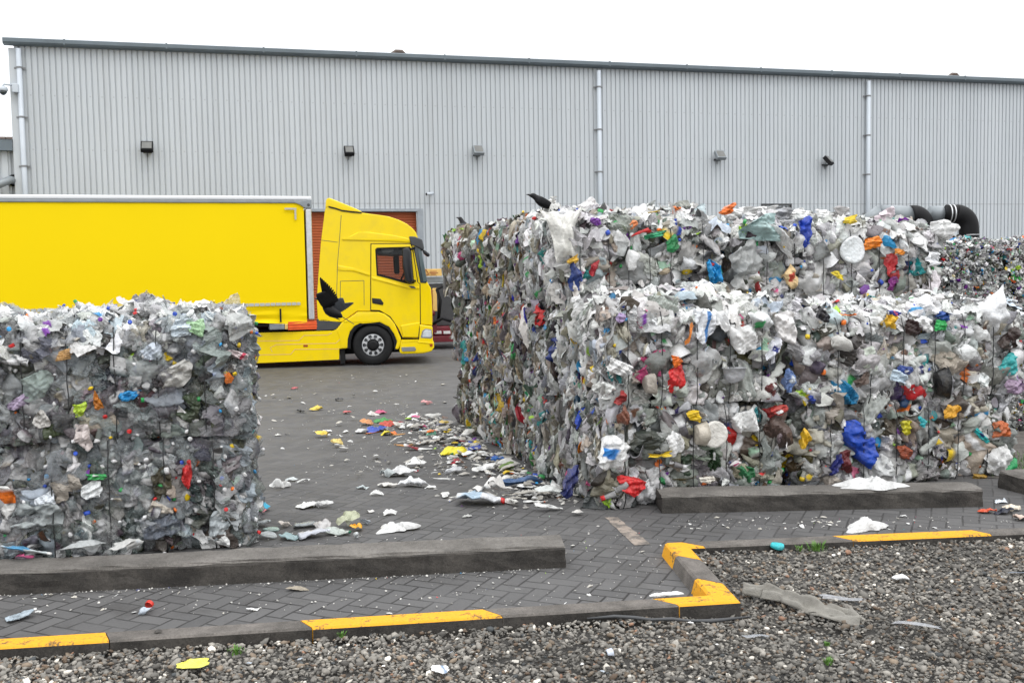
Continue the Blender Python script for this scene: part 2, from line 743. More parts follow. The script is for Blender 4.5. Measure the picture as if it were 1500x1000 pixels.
f1, f2, f3, f4 = frac_on(0, 163, 935), frac_on(0, 458, 921), frac_on(0, 740, 908), frac_on(0, 998, 888)
kerb_piece([ksec(0, .0), ksec(0, .30 * f1)], 'kerb_grey', 'grey kerb stone beyond the left end of the yellow one')
kerb_piece([ksec(0, .30 * f1 + .002), ksec(0, f1 - .001)], 'kerb_yellow', 'yellow painted kerb stone on the left below the crushed bottle')
kerb_piece([ksec(0, f1), ksec(0, f2 - .001)], 'kerb_grey', 'bare grey kerb stone between two yellow painted ones')
kerb_piece([ksec(0, f2), ksec(0, f3 - .001)], 'kerb_yellow', 'yellow painted kerb stone along the middle of the front edge')
kerb_piece([ksec(0, f3), ksec(0, f4 - .001)], 'kerb_grey', 'bare dark kerb stone leading up to the yellow corner')
g1, g2 = .28, .72
kerb_piece([ksec(0, f4), ksec(0, 1.0), ksec(1, g1)], 'kerb_yellow', 'yellow painted corner kerb at the tip of the gravel')
kerb_piece([ksec(1, g1 + .006), ksec(1, g2)], 'kerb_grey', 'grey sloping kerb stone between the two yellow corners')
h1, h2, h3 = frac_on(2, 1030, 797), frac_on(2, 1245, 788), frac_on(2, 1450, 781)
kerb_piece([ksec(1, g2 + .006), ksec(1, 1.0), ksec(2, h1)], 'kerb_yellow', 'worn yellow corner kerb beside the faded white line')
kerb_piece([ksec(2, h1 + .001), ksec(2, h2)], 'kerb_grey', 'grey kerb stone in front of the white bag')
kerb_piece([ksec(2, h2 + .001), ksec(2, h3)], 'kerb_yellow', 'thin yellow topped kerb stone on the right')
kerb_piece([ksec(2, h3 + .001), ksec(2, 1.0)], 'kerb_grey', 'grey kerb stone running out on the right')

# gravel bed in front of the kerb: a sheet plus pebbles, one mass
def ico(sub=1):
    bm = bmesh.new()
    bmesh.ops.create_icosphere(bm, subdivisions=sub, radius=1)
    V = np.array([v.co for v in bm.verts])
    T = np.array([[v.index for v in f.verts] for f in bm.faces])
    bm.free()
    return V, T


def make_gravel():
    # polygon in grid strips so that the bed can follow its rise
    bm = bmesh.new()
    vs = [bm.verts.new((x, y, 0)) for x, y in gpts_poly]
    fcs = []
    for t3 in tessellate_polygon([[Vector((x, y, 0)) for x, y in gpts_poly]]):
        fcs.append(bm.faces.new([vs[i] for i in t3]))
    bmesh.ops.recalc_face_normals(bm, faces=bm.faces)
    for yy in (6.4, 7.0, 7.6, 8.4):
        bmesh.ops.bisect_plane(bm, geom=bm.verts[:] + bm.edges[:] + bm.faces[:], plane_co=(0, yy, 0), plane_no=(0, 1, 0))
    bmesh.ops.triangulate(bm, faces=bm.faces)
    if sum(f.normal.z for f in bm.faces) < 0:
        bmesh.ops.reverse_faces(bm, faces=bm.faces)
    bm.verts.index_update()
    BV = np.array([v.co for v in bm.verts])
    BT = np.array([[v.index for v in f.verts] for f in bm.faces])
    bm.free()
    BV[:, 2] = gz(BV[:, 0], BV[:, 1]) - .016
    # right-hand gravel behind the paved strip is its own sheet below
    N = 84000
    y = 4.55 + (9.3 - 4.55) * rng.random(N) ** 1.25
    x = (rng.random(N) * 2 - 1) * (y * .54 + 1.5)
    ok = inside(x, y, gpts_poly)
    x, y = x[ok], y[ok]
    N = len(x)
    rad = np.clip(rng.lognormal(math.log(.0110), .38, N), .005, .034)
    sv, st = ico(1)
    temps = []
    for _ in range(14):
        v = sv.copy()
        for _k in range(5):
            n = rng.normal(size=3)
            n /= np.linalg.norm(n)
            c = rng.uniform(.5, .85)
            dd = v @ n - c
            v -= np.outer(np.maximum(dd, 0) * .95, n)
        temps.append(v * np.array([1.25, .95, .66]))
    temps = np.array(temps)
    v = temps[rng.integers(0, 14, N)]                      # N,V,3
    ang = rng.uniform(0, 2 * np.pi, N)
    ca, sa = np.cos(ang), np.sin(ang)
    tx, ty = rng.normal(0, .3, N), rng.normal(0, .3, N)
    X, Y, Z = v[..., 0], v[..., 1], v[..., 2]
    Z2 = Z + X * tx[:, None] + Y * ty[:, None]
    X2 = X * ca[:, None] - Y * sa[:, None]
    Y2 = X * sa[:, None] + Y * ca[:, None]
    P = np.stack([X2, Y2, Z2], -1) * rad[:, None, None]
    P[..., 0] += x[:, None]
    P[..., 1] += y[:, None]
    P[..., 2] += (gz(x, y) - .006 + rng.uniform(-.006, .012, N))[:, None]
    base = np.array([(.10, .098, .094), (.062, .06, .058), (.15, .145, .138), (.12, .098, .078), (.085, .062, .046), (.21, .205, .195), (.42, .41, .39), (.17, .10, .07), (.04, .045, .05)])
    pr = np.array([.38, .12, .26, .10, .04, .055, .018, .007, .02])
    ci = rng.choice(len(base), N, p=pr / pr.sum())
    c = base[ci] * rng.uniform(1.15, 1.9, (N, 1)) * np.array([1.22, 1.17, 1.08])
    c = c * (1 + .22 * np.sin(x * 1.9 + 1.3 * np.sin(y * 2.3)) * np.sin(y * 3.1 + x) + .12 * np.sin(x * 5.3 + y * 4.1))[:, None]
    C = np.ones((N, len(sv), 4))
    C[..., :3] = c[:, None, :]
    T = (st[None] + (np.arange(N) * len(sv))[:, None, None]).reshape(-1, 3)
    V = np.concatenate([BV, P.reshape(-1, 3)])
    T = np.concatenate([BT, T + len(BV)])
    Cc = np.concatenate([np.tile(np.array([[.085, .08, .073, 1]]), (len(BV), 1)), C.reshape(-1, 4)])
    o = mesh_np('gravel', V, T, 'stone', None, Cc)
    o['kind'] = 'stuff'
    o['label'] = 'grey and brown loose gravel in front of the kerb'


make_gravel()

# faded white painted line on the paving
wl = [G(885, 757, .004), G(905, 757, .004), G(953, 797, .004), G(930, 798, .004)]


def road_line():
    a0, a1, b1, b0 = [w[:2] for w in wl]
    V, Fc = [], []
    n = 14
    for i in range(n + 1):
        t = i / n
        l = a0 * (1 - t) + b0 * t
        r = a1 * (1 - t) + b1 * t
        j1, j2 = rng.normal(0, .012, 2)
        d = (r - l)
        V += [(*(l - d * j1 * 3), .004), (*(r + d * j2 * 3), .004)]
    for i in range(n):
        Fc.append((2 * i, 2 * i + 1, 2 * i + 3, 2 * i + 2))
    m = bpy.data.materials.new('worn_line')
    t = NT(m)
    co = t.coord()
    a = t.noise(co, 7, 6, .7)
    c = t.mix(t.ramp(a, .42, .6), (.30, .25, .21), (.10, .09, .08))
    t.set(Base_Color=c, Roughness=.85)
    MATS['worn_line'] = m
    me = bpy.data.meshes.new('road_marking')
    me.from_pydata(V, [], [f[::-1] for f in Fc])
    me.materials.append(m)
    o = bpy.data.objects.new('road_marking', me)
    COL.objects.link(o)
    o['kind'] = 'structure'


road_line()


# ------------------------------------------------------------------ concrete blocks
def concrete_block(p_left, p_right, depth, h, label, seam=None):
    p0, p1 = np.array(p_left[:2]), np.array(p_right[:2])
    L = float(np.linalg.norm(p1 - p0))
    ang = math.atan2(p1[1] - p0[1], p1[0] - p0[0])
    nx = max(4, int(L / .12))
    prof = [(.0, 0), (.008, h - .03), (.03, h), (depth - .03, h + .004), (depth, h - .03), (depth + .005, 0)]
    # rows of the profile, finely divided so that the edges can be chipped
    pr = []
    for (a, b), (c, d) in zip(prof[:-1], prof[1:]):
        k = 3
        for q in range(k):
            pr.append((a + (c - a) * q / k, b + (d - b) * q / k))
    pr.append(prof[-1])
    V, Fc = [], []
    m = len(pr)
    for i in range(nx + 1):
        x = L * i / nx
        for y, z in pr:
            j = .006 if 0 < z else 0
            V.append((x + random.uniform(-j, j), y + random.uniform(-j, j), z + (random.uniform(-j, j) if z > .02 else 0)))
    for i in range(nx):
        for k in range(m - 1):
            Fc.append((i * m + k, i * m + k + 1, (i + 1) * m + k + 1, (i + 1) * m + k)[::-1])
    Fc.append(tuple(range(m))[::-1])
    Fc.append(tuple(nx * m + k for k in range(m)))
    me = bpy.data.meshes.new('concrete_block')
    me.from_pydata(V, [], Fc)
    bm = bmesh.new()
    bm.from_mesh(me)
    bmesh.ops.recalc_face_normals(bm, faces=bm.faces)
    bm.to_mesh(me)
    bm.free()
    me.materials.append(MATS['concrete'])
    me.materials.append(MATS['concrete_dark'])
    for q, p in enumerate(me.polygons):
        p.material_index = 0 if q < nx * (m - 1) and 4 <= q % (m - 1) < 12 else 1  # top faces take the paler concrete; front, back and ends the darker
    o = bpy.data.objects.new('concrete_block', me)
    COL.objects.link(o)
    o.location = (p0[0], p0[1], .0)
    o.rotation_euler = (0, 0, ang)
    return tag(o, label, 'concrete block', 'low concrete blocks in front of the bales')


lb_r = G(829, 831)
lb_0 = G(0, 872)
lb_l = lb_0 + (lb_0 - lb_r) * .35
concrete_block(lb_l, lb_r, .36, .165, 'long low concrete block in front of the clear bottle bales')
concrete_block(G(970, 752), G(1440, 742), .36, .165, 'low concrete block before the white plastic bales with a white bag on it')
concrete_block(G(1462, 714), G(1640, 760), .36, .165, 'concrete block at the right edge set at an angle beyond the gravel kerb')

# gravel area at far right and its grass
fg = [G(1490, 632), G(1900, 640), G(2000, 720), G(1440, 700)]
sheet('gravel_path', [tuple(p[:2]) for p in fg], .006, 'kerb_grey')

# ------------------------------------------------------------------ pieces of plastic (templates)
def grid(n):
    u = np.linspace(-1, 1, n)
    X, Y = np.meshgrid(u, u, indexing='ij')
    idx = np.arange(n * n).reshape(n, n)
    a, b, c, d = idx[:-1, :-1].ravel(), idx[1:, :-1].ravel(), idx[1:, 1:].ravel(), idx[:-1, 1:].ravel()
    T = np.concatenate([np.stack([a, b, c], 1), np.stack([a, c, d], 1)])
    return X.ravel(), Y.ravel(), T


def tri_wave(x):
    return 2 * np.abs(2 * (x - np.floor(x + .5))) - 1


def t_sheet(n=10, dome=.3, crease=.10, folds=2, ragged=.22, drape=0, tuck=0):
    X, Y, T = grid(n)
    r = np.sqrt(X * X + Y * Y) + 1e-9
    th = np.arctan2(Y, X)
    sq = np.maximum(np.abs(X), np.abs(Y)) / r
    k = rng.uniform(.1, .8)
    s = (1 - k) + k * sq
    for q in (2, 3, 5, 7):
        s = s + ragged / q * 1.4 * np.sin(q * th + rng.uniform(0, 6.28)) * rng.uniform(.3, 1)
    X2, Y2 = X * s, Y * s
    rr = np.maximum(np.abs(X), np.abs(Y))
    Z = dome * (1 - rr ** 2) * rng.uniform(.3, 1.3)
    for q in range(5):
        a = rng.uniform(0, 6.28)
        fr = rng.uniform(.5, 1.9)
        Z = Z + crease * rng.uniform(.2, 1) / fr * tri_wave((X2 * np.cos(a) + Y2 * np.sin(a)) * fr + rng.uniform(0, 1))
    for q in range(4):
        a = rng.uniform(0, 6.28)
        fr = rng.uniform(2.0, 4.2)
        Z = Z + crease * rng.uniform(.25, .6) / fr * 1.4 * tri_wave((X2 * np.cos(a) + Y2 * np.sin(a)) * fr + .25 * np.sin(3 * X2 - 2 * Y2 + q))
    Z = Z + rng.normal(0, crease * .10, len(Z))
    if tuck:
        Z = Z - tuck * rr ** 4
    if drape:
        Z = (Z - Z.min()) * (1 - drape * rr ** 3)
    P = np.stack([X2, Y2, Z], 1)
    for q in range(folds):
        a = rng.uniform(0, 6.28)
        nrm = np.array([np.cos(a), np.sin(a)])
        c = rng.uniform(.45, .95)
        d = P[:, :2] @ nrm - c
        m = d > 0
        bend = rng.uniform(1.2, 2.9)
        P[m, 0] += -d[m] * nrm[0] + d[m] * np.cos(bend) * nrm[0]
        P[m, 1] += -d[m] * nrm[1] + d[m] * np.cos(bend) * nrm[1]
        P[m, 2] += d[m] * np.sin(bend) * rng.choice([-1, 1], p=[.65, .35])
    slot = np.zeros(len(P), int)
    w = rng.random()
    if w < .22:
        cx, cy, hw, hh = rng.uniform(-.3, .3), rng.uniform(-.3, .3), rng.uniform(.2, .5), rng.uniform(.15, .4)
        slot[(np.abs(X - cx) < hw) & (np.abs(Y - cy) < hh)] = 1
    elif w < .34:
        cx = rng.uniform(-.6, .6)
        slot[np.abs(X - cx) < .16] = 1
    return P, T, slot


def t_pleat(n=13):
    X, Y, T = grid(n)
    fr = rng.uniform(5, 9)
    ph = rng.uniform(0, 6.28)
    g = (Y + 1) / 2
    wd = rng.uniform(.25, .6)
    X2 = X * (wd + (1 - wd) * g ** rng.uniform(.6, 1.5)) * (1 + .1 * np.sin(3 * Y + ph))
    Z = .13 * np.sin(X * fr + ph + Y * rng.uniform(-1, 1)) * (.35 + .65 * (1 - g)) + .25 * (1 - X * X) * (1 - Y * Y)
    Z = Z + .07 * tri_wave(Y * rng.uniform(.6, 1.6) + X * .4 + ph) + rng.normal(0, .02, len(Z))
    Y2 = Y * (1 + .12 * np.sin(X * 2.5 + ph)) + .06 * np.sin(X * 9 + ph)
    slot = np.zeros(len(X), int)
    if rng.random() < .2:
        slot[np.abs(Y - rng.uniform(-.4, .4)) < .2] = 1
    Z = Z - rng.uniform(.15, .5) * np.maximum(np.abs(X), np.abs(Y)) ** 4
    return np.stack([X2, Y2, Z], 1), T, slot


def t_bag(n=29):
    # a thin carrier bag lying crumpled: low mound, radiating folds, pulled-out corners
    X, Y, T = grid(n)
    th = np.arctan2(Y, X)
    rr = np.maximum(np.abs(X), np.abs(Y))
    r = np.sqrt(X * X + Y * Y) + 1e-9
    s = rr / r * .75 + .25
    for q, a in ((2, .12), (3, .14), (5, .12), (9, .07)):
        s = s + a * np.sin(q * th + rng.uniform(0, 6.28))
    Z = .42 * (1 - rr ** 2.4) ** .8 * (.75 + .25 * np.sin(2 * th + rng.uniform(0, 6.28)))
    fold = 0
    for q in range(5):
        a = rng.uniform(0, 6.28)
        fold = fold + np.abs(np.sin((X * np.cos(a) + Y * np.sin(a)) * rng.uniform(2, 5) + rng.uniform(0, 6.28) + .8 * np.sin(2 * X + q)))
    Z = Z * (.35 + .22 * fold) + .05 * (1 - rr) * np.sin(11 * th + rng.uniform(0, 6.28)) + .03 * rng.random(len(Z)) * (1 - rr)
    return np.stack([X * s, Y * s, np.maximum(Z, 0)], 1), T, np.zeros(len(X), int)


def dent(P, k, lo, hi, f=.92):
    for _ in range(k):
        n = rng.normal(size=3)
        n /= np.linalg.norm(n)
        c = rng.uniform(lo, hi) * np.max(P @ n)
        d = P @ n - c
        P = P - np.outer(np.maximum(d, 0) * f, n)
    return P


def tube_rings(xs, rs, seg=10):
    V, T = [], []
    for x, r in zip(xs, rs):
        t = np.arange(seg) * 2 * np.pi / seg
        V.append(np.stack([np.full(seg, x), r * np.cos(t), r * np.sin(t)], 1))
    V = np.concatenate(V)
    for i in range(len(xs) - 1):
        for k in range(seg):
            k2 = (k + 1) % seg
            a, b, c, d = i * seg + k, i * seg + k2, (i + 1) * seg + k2, (i + 1) * seg + k
            T += [(a, c, b), (a, d, c)]
    return V, np.array(T)


def t_jug(neck=None):
    sv, st = ico(3)
    e = rng.uniform(.55, .9)
    P = np.sign(sv) * np.abs(sv) ** e
    P = P * np.array([1, rng.uniform(.6, .85), rng.uniform(.4, .6)])
    P = dent(P, 16, .3, .8)
    for _ in range(5):
        c = P[rng.integers(0, len(P))]
        P = P * (1 - .28 * np.exp(-((P - c) ** 2).sum(1) / rng.uniform(.03, .12)))[:, None]
    nn_ = sv @ rng.normal(size=(3, 3))
    P = P * (1 + .05 * tri_wave(nn_[:, 0] * 1.6) + .05 * tri_wave(nn_[:, 1] * 2.3))[:, None]
    P += rng.normal(0, .01, P.shape)
    slot = np.zeros(len(P), int)
    if rng.random() < .3:
        slot[(np.abs(sv[:, 0]) < rng.uniform(.3, .6)) & (np.abs(sv[:, 1]) < rng.uniform(.25, .5))] = 1
    T = st
    if neck is not False and rng.random() < .5:
        V2, T2 = tube_rings([.3, .8, .82, 1.0, 1.0], [.24, .14, .17, .17, .001], 8)
        V2[:, 1] += rng.uniform(-.3, .3)
        P = np.concatenate([P, V2])
        T = np.concatenate([st, T2 + len(sv)])
        slot = np.concatenate([slot, np.repeat([0, 0, 2, 2, 2], 8)])
    return P, T, slot


def t_bottle(cap=True):
    xs = [-1, -.99, -.9, -.62, -.6, -.3, -.27, .0, .03, .3, .55, .72, .78, .79, .93, .94]
    rs = [.02, .26, .33, .33, .30, .33, .30, .33, .30, .33, .2, .1, .08, .105, .105, .01]
    V, T = tube_rings(xs, rs, 11)
    base = V.copy()
    fl = rng.uniform(.3, .6)
    m = V[:, 0] < .7
    V[m, 2] *= fl
    V[m, 1] *= 1.25
    body = V[m]
    for _ in range(7):
        c = body[rng.integers(0, len(body))]
        d2 = ((V - c) ** 2).sum(1)
        V[:, 2] -= np.sign(c[2] + 1e-6) * .14 * np.exp(-d2 / .05) * (V[:, 0] < .68)
    V[:, 2] += rng.uniform(-.22, .22) * V[:, 0] ** 2
    V[:, 1] += rng.uniform(-.25, .25) * V[:, 0] ** 2
    V[m] += rng.normal(0, .013, body.shape)
    slot = np.zeros(len(V), int)
    if rng.random() < .45:
        slot[(base[:, 0] > -.63) & (base[:, 0] < .02)] = 1
    if cap:
        slot[base[:, 0] > .785] = 2
    return V, T, slot


def t_tub():
    h = rng.uniform(.5, 1.1)
    xs = [-h, -h, -h + .02, 0, h, h + .02, h, h - .05, 0, -h + .06, -h + .06]
    rs = [.01, .68, .72, .8, .9, .98, .98, .86, .76, .68, .01]
    V, T = tube_rings(xs, rs, 14)
    V = V * np.array([.6, 1, rng.uniform(.45, .95)])
    V = dent(V, 4, .65, .95)
    V[:, 2] += .1 * np.sin(V[:, 1] * 4 + rng.uniform(0, 6))
    slot = np.zeros(len(V), int)
    if rng.random() < .4:
        slot[14 * 3:14 * 5] = 1
    return V, T, slot


def t_lid():
    V, T = tube_rings([.08, .08, .1, .0, -.1, -.12], [.01, .78, .9, 1., 1., .96], 18)
    V = V[:, [2, 1, 0]] * np.array([1, 1, 1.])
    T = T[:, ::-1]
    V[:, 2] += rng.uniform(-.25, .25) * V[:, 0] ** 2 + rng.uniform(-.15, .15) * V[:, 1] ** 2
    return V, T, np.zeros(len(V), int)


def t_cap():
    V, T = tube_rings([.5, .5, .42, -.5], [.01, .8, 1., 1.], 10)
    V = V[:, [2, 1, 0]]
    T = T[:, ::-1]
    return V, T, np.zeros(len(V), int)


def t_strip():
    n = 9
    X, Y, T = grid(n)
    k = rng.uniform(.14, .34)
    w = 1 + .35 * np.sin(X * rng.uniform(1, 3) + rng.uniform(0, 6)) + .15 * np.sin(X * 6 + rng.uniform(0, 6))
    Z = .16 * np.sin(X * rng.uniform(1.5, 4) + rng.uniform(0, 6)) + rng.uniform(-.3, .3) * Y ** 2 + .10 * tri_wave(Y * 1.2 + X * rng.uniform(-.5, .5) + rng.uniform())
    Z = Z + rng.normal(0, .018, len(Z))
    P = np.stack([X * (1 + .12 * np.sin(Y * 3 + rng.uniform(0, 6))), Y * k * w + .1 * np.sin(X * 2.4 + rng.uniform(0, 6)), Z * .8], 1)
    slot = np.zeros(len(P), int)
    if rng.random() < .2:
        slot[(X > rng.uniform(-.5, .3)) & (X < .6)] = 1
    return P, T, slot


TPL = {
    'plastic_film': [t_sheet(15, .16, .26, 2, .34, 0, rng.uniform(.1, .4)) for _ in range(28)] + [t_pleat() for _ in range(12)],
    'plastic_bag': [t_sheet(17, .26, .27, 1, .26, 0, rng.uniform(.3, .6)) for _ in range(28)] + [t_pleat(15) for _ in range(16)],
    'crushed_jug': [t_jug() for _ in range(24)],
    'crushed_bottle': [t_bottle() for _ in range(20)],
    'plastic_tub': [t_tub() for _ in range(10)],
    'lid': [t_lid() for _ in range(6)],
    'bottle_cap': [t_cap() for _ in range(3)],
    'plastic_strip': [t_strip() for _ in range(26)],
}

ACC = {'red': (.60, .018, .02), 'blue': (.012, .07, .48), 'light blue': (.03, .30, .62), 'green': (.02, .30, .07), 'yellow': (.80, .56, .015),
       'orange': (.80, .17, .012), 'purple': (.17, .03, .30), 'teal': (.02, .27, .27), 'pink': (.70, .10, .27), 'navy': (.012, .02, .12),
       'brown': (.12, .055, .03), 'black': (.012, .012, .013), 'lime': (.35, .60, .03), 'pale green': (.40, .62, .45)}
ACN = list(ACC)


def pick(P):
    names, w = zip(*P)
    return names[rng.choice(len(names), p=np.array(w) / sum(w))]


NEUT = {'white': (.77, .77, .755), 'milky': (.53, .535, .525), 'grey': (.27, .275, .27), 'dark grey': (.085, .085, .083), 'beige': (.43, .39, .32),
        'clear': (.52, .55, .56), 'smoky': (.25, .265, .27), 'tan': (.34, .275, .19), 'olive': (.15, .125, .08), 'bluish': (.50, .58, .64)}
PAL = {
    'mixed': [('white', 42), ('milky', 27), ('grey', 12), ('beige', 8), ('dark grey', 5), ('bluish', 3), ('accent', 9)],
    'lower': [('white', 18), ('milky', 24), ('grey', 19), ('beige', 15), ('dark grey', 8), ('olive', 3), ('accent', 13)],
    'strata': [('white', 19), ('milky', 14), ('grey', 9), ('beige', 19), ('tan', 13), ('olive', 7), ('dark grey', 10), ('accent', 25)],
    'top': [('white', 62), ('milky', 20), ('beige', 6), ('bluish', 5), ('accent', 6)],
    'pet': [('clear', 48), ('smoky', 32), ('grey', 7), ('white', 4), ('bluish', 4), ('beige', 3), ('dark grey', 10), ('accent', 1.4)],
    'pettop': [('white', 50), ('clear', 22), ('bluish', 10), ('milky', 14), ('accent', 3)],
    'can': [('white', 36), ('grey', 26), ('milky', 30), ('dark grey', 6), ('accent', 13)],
}
ALPHA = {'clear': (.25, .6), 'smoky': (.35, .75), 'bluish': (.45, .85), 'milky': (.85, 1), 'white': (1, 1)}


def colour(pal, kind):
    nm = pick(PAL[pal])
    if nm == 'accent':
        nm = ACN[rng.integers(0, len(ACN))]
        if kind == 'bottle_cap':
            nm = ['blue', 'blue', 'light blue', 'red', 'orange', 'green', 'yellow'][rng.integers(0, 7)]
        c, acc = ACC[nm], True
    else:
        c, acc = NEUT[nm], False
    c = np.array(c) * (rng.uniform(.5, 1.05) if not acc else rng.uniform(.6, 1.05)) * {'strata': .92, 'top': 1.12, 'pettop': 1.12, 'lower': .95}.get(pal, 1.0)  # pieces on bale tops are coloured lighter to look lit by the sky
    c = np.clip(c + rng.normal(0, .012, 3), .004, .86)
    a = rng.uniform(*ALPHA[nm]) if nm in ALPHA and pal in ('pet', 'pettop') else (rng.uniform(.72, .97) if nm == 'milky' else 1.0)
    return nm, c, a, acc


def place(kind, size, pos, M, col, alpha, sec=None, cap=None, tpl=None, aspect=(1, 1, 1)):
    P, T, slot = tpl if tpl is not None else TPL[kind][rng.integers(0, len(TPL[kind]))]
    V = (P * np.array(aspect) * size) @ M.T + pos
    pal = np.ones((3, 4))
    pal[0, :3] = col
    pal[0, 3] = alpha
    pal[1, :3] = sec if sec is not None else col
    pal[1, 3] = max(alpha, .93) if sec is not None else alpha
    pal[2, :3] = cap if cap is not None else col
    return V, T, pal[slot]


def rot(ax, a):
    return np.array(Matrix.Rotation(a, 3, Vector(ax)))


def euler(a, b, c):
    return np.array(Euler((a, b, c)).to_matrix())


FLAT = {'plastic_film', 'plastic_bag'}


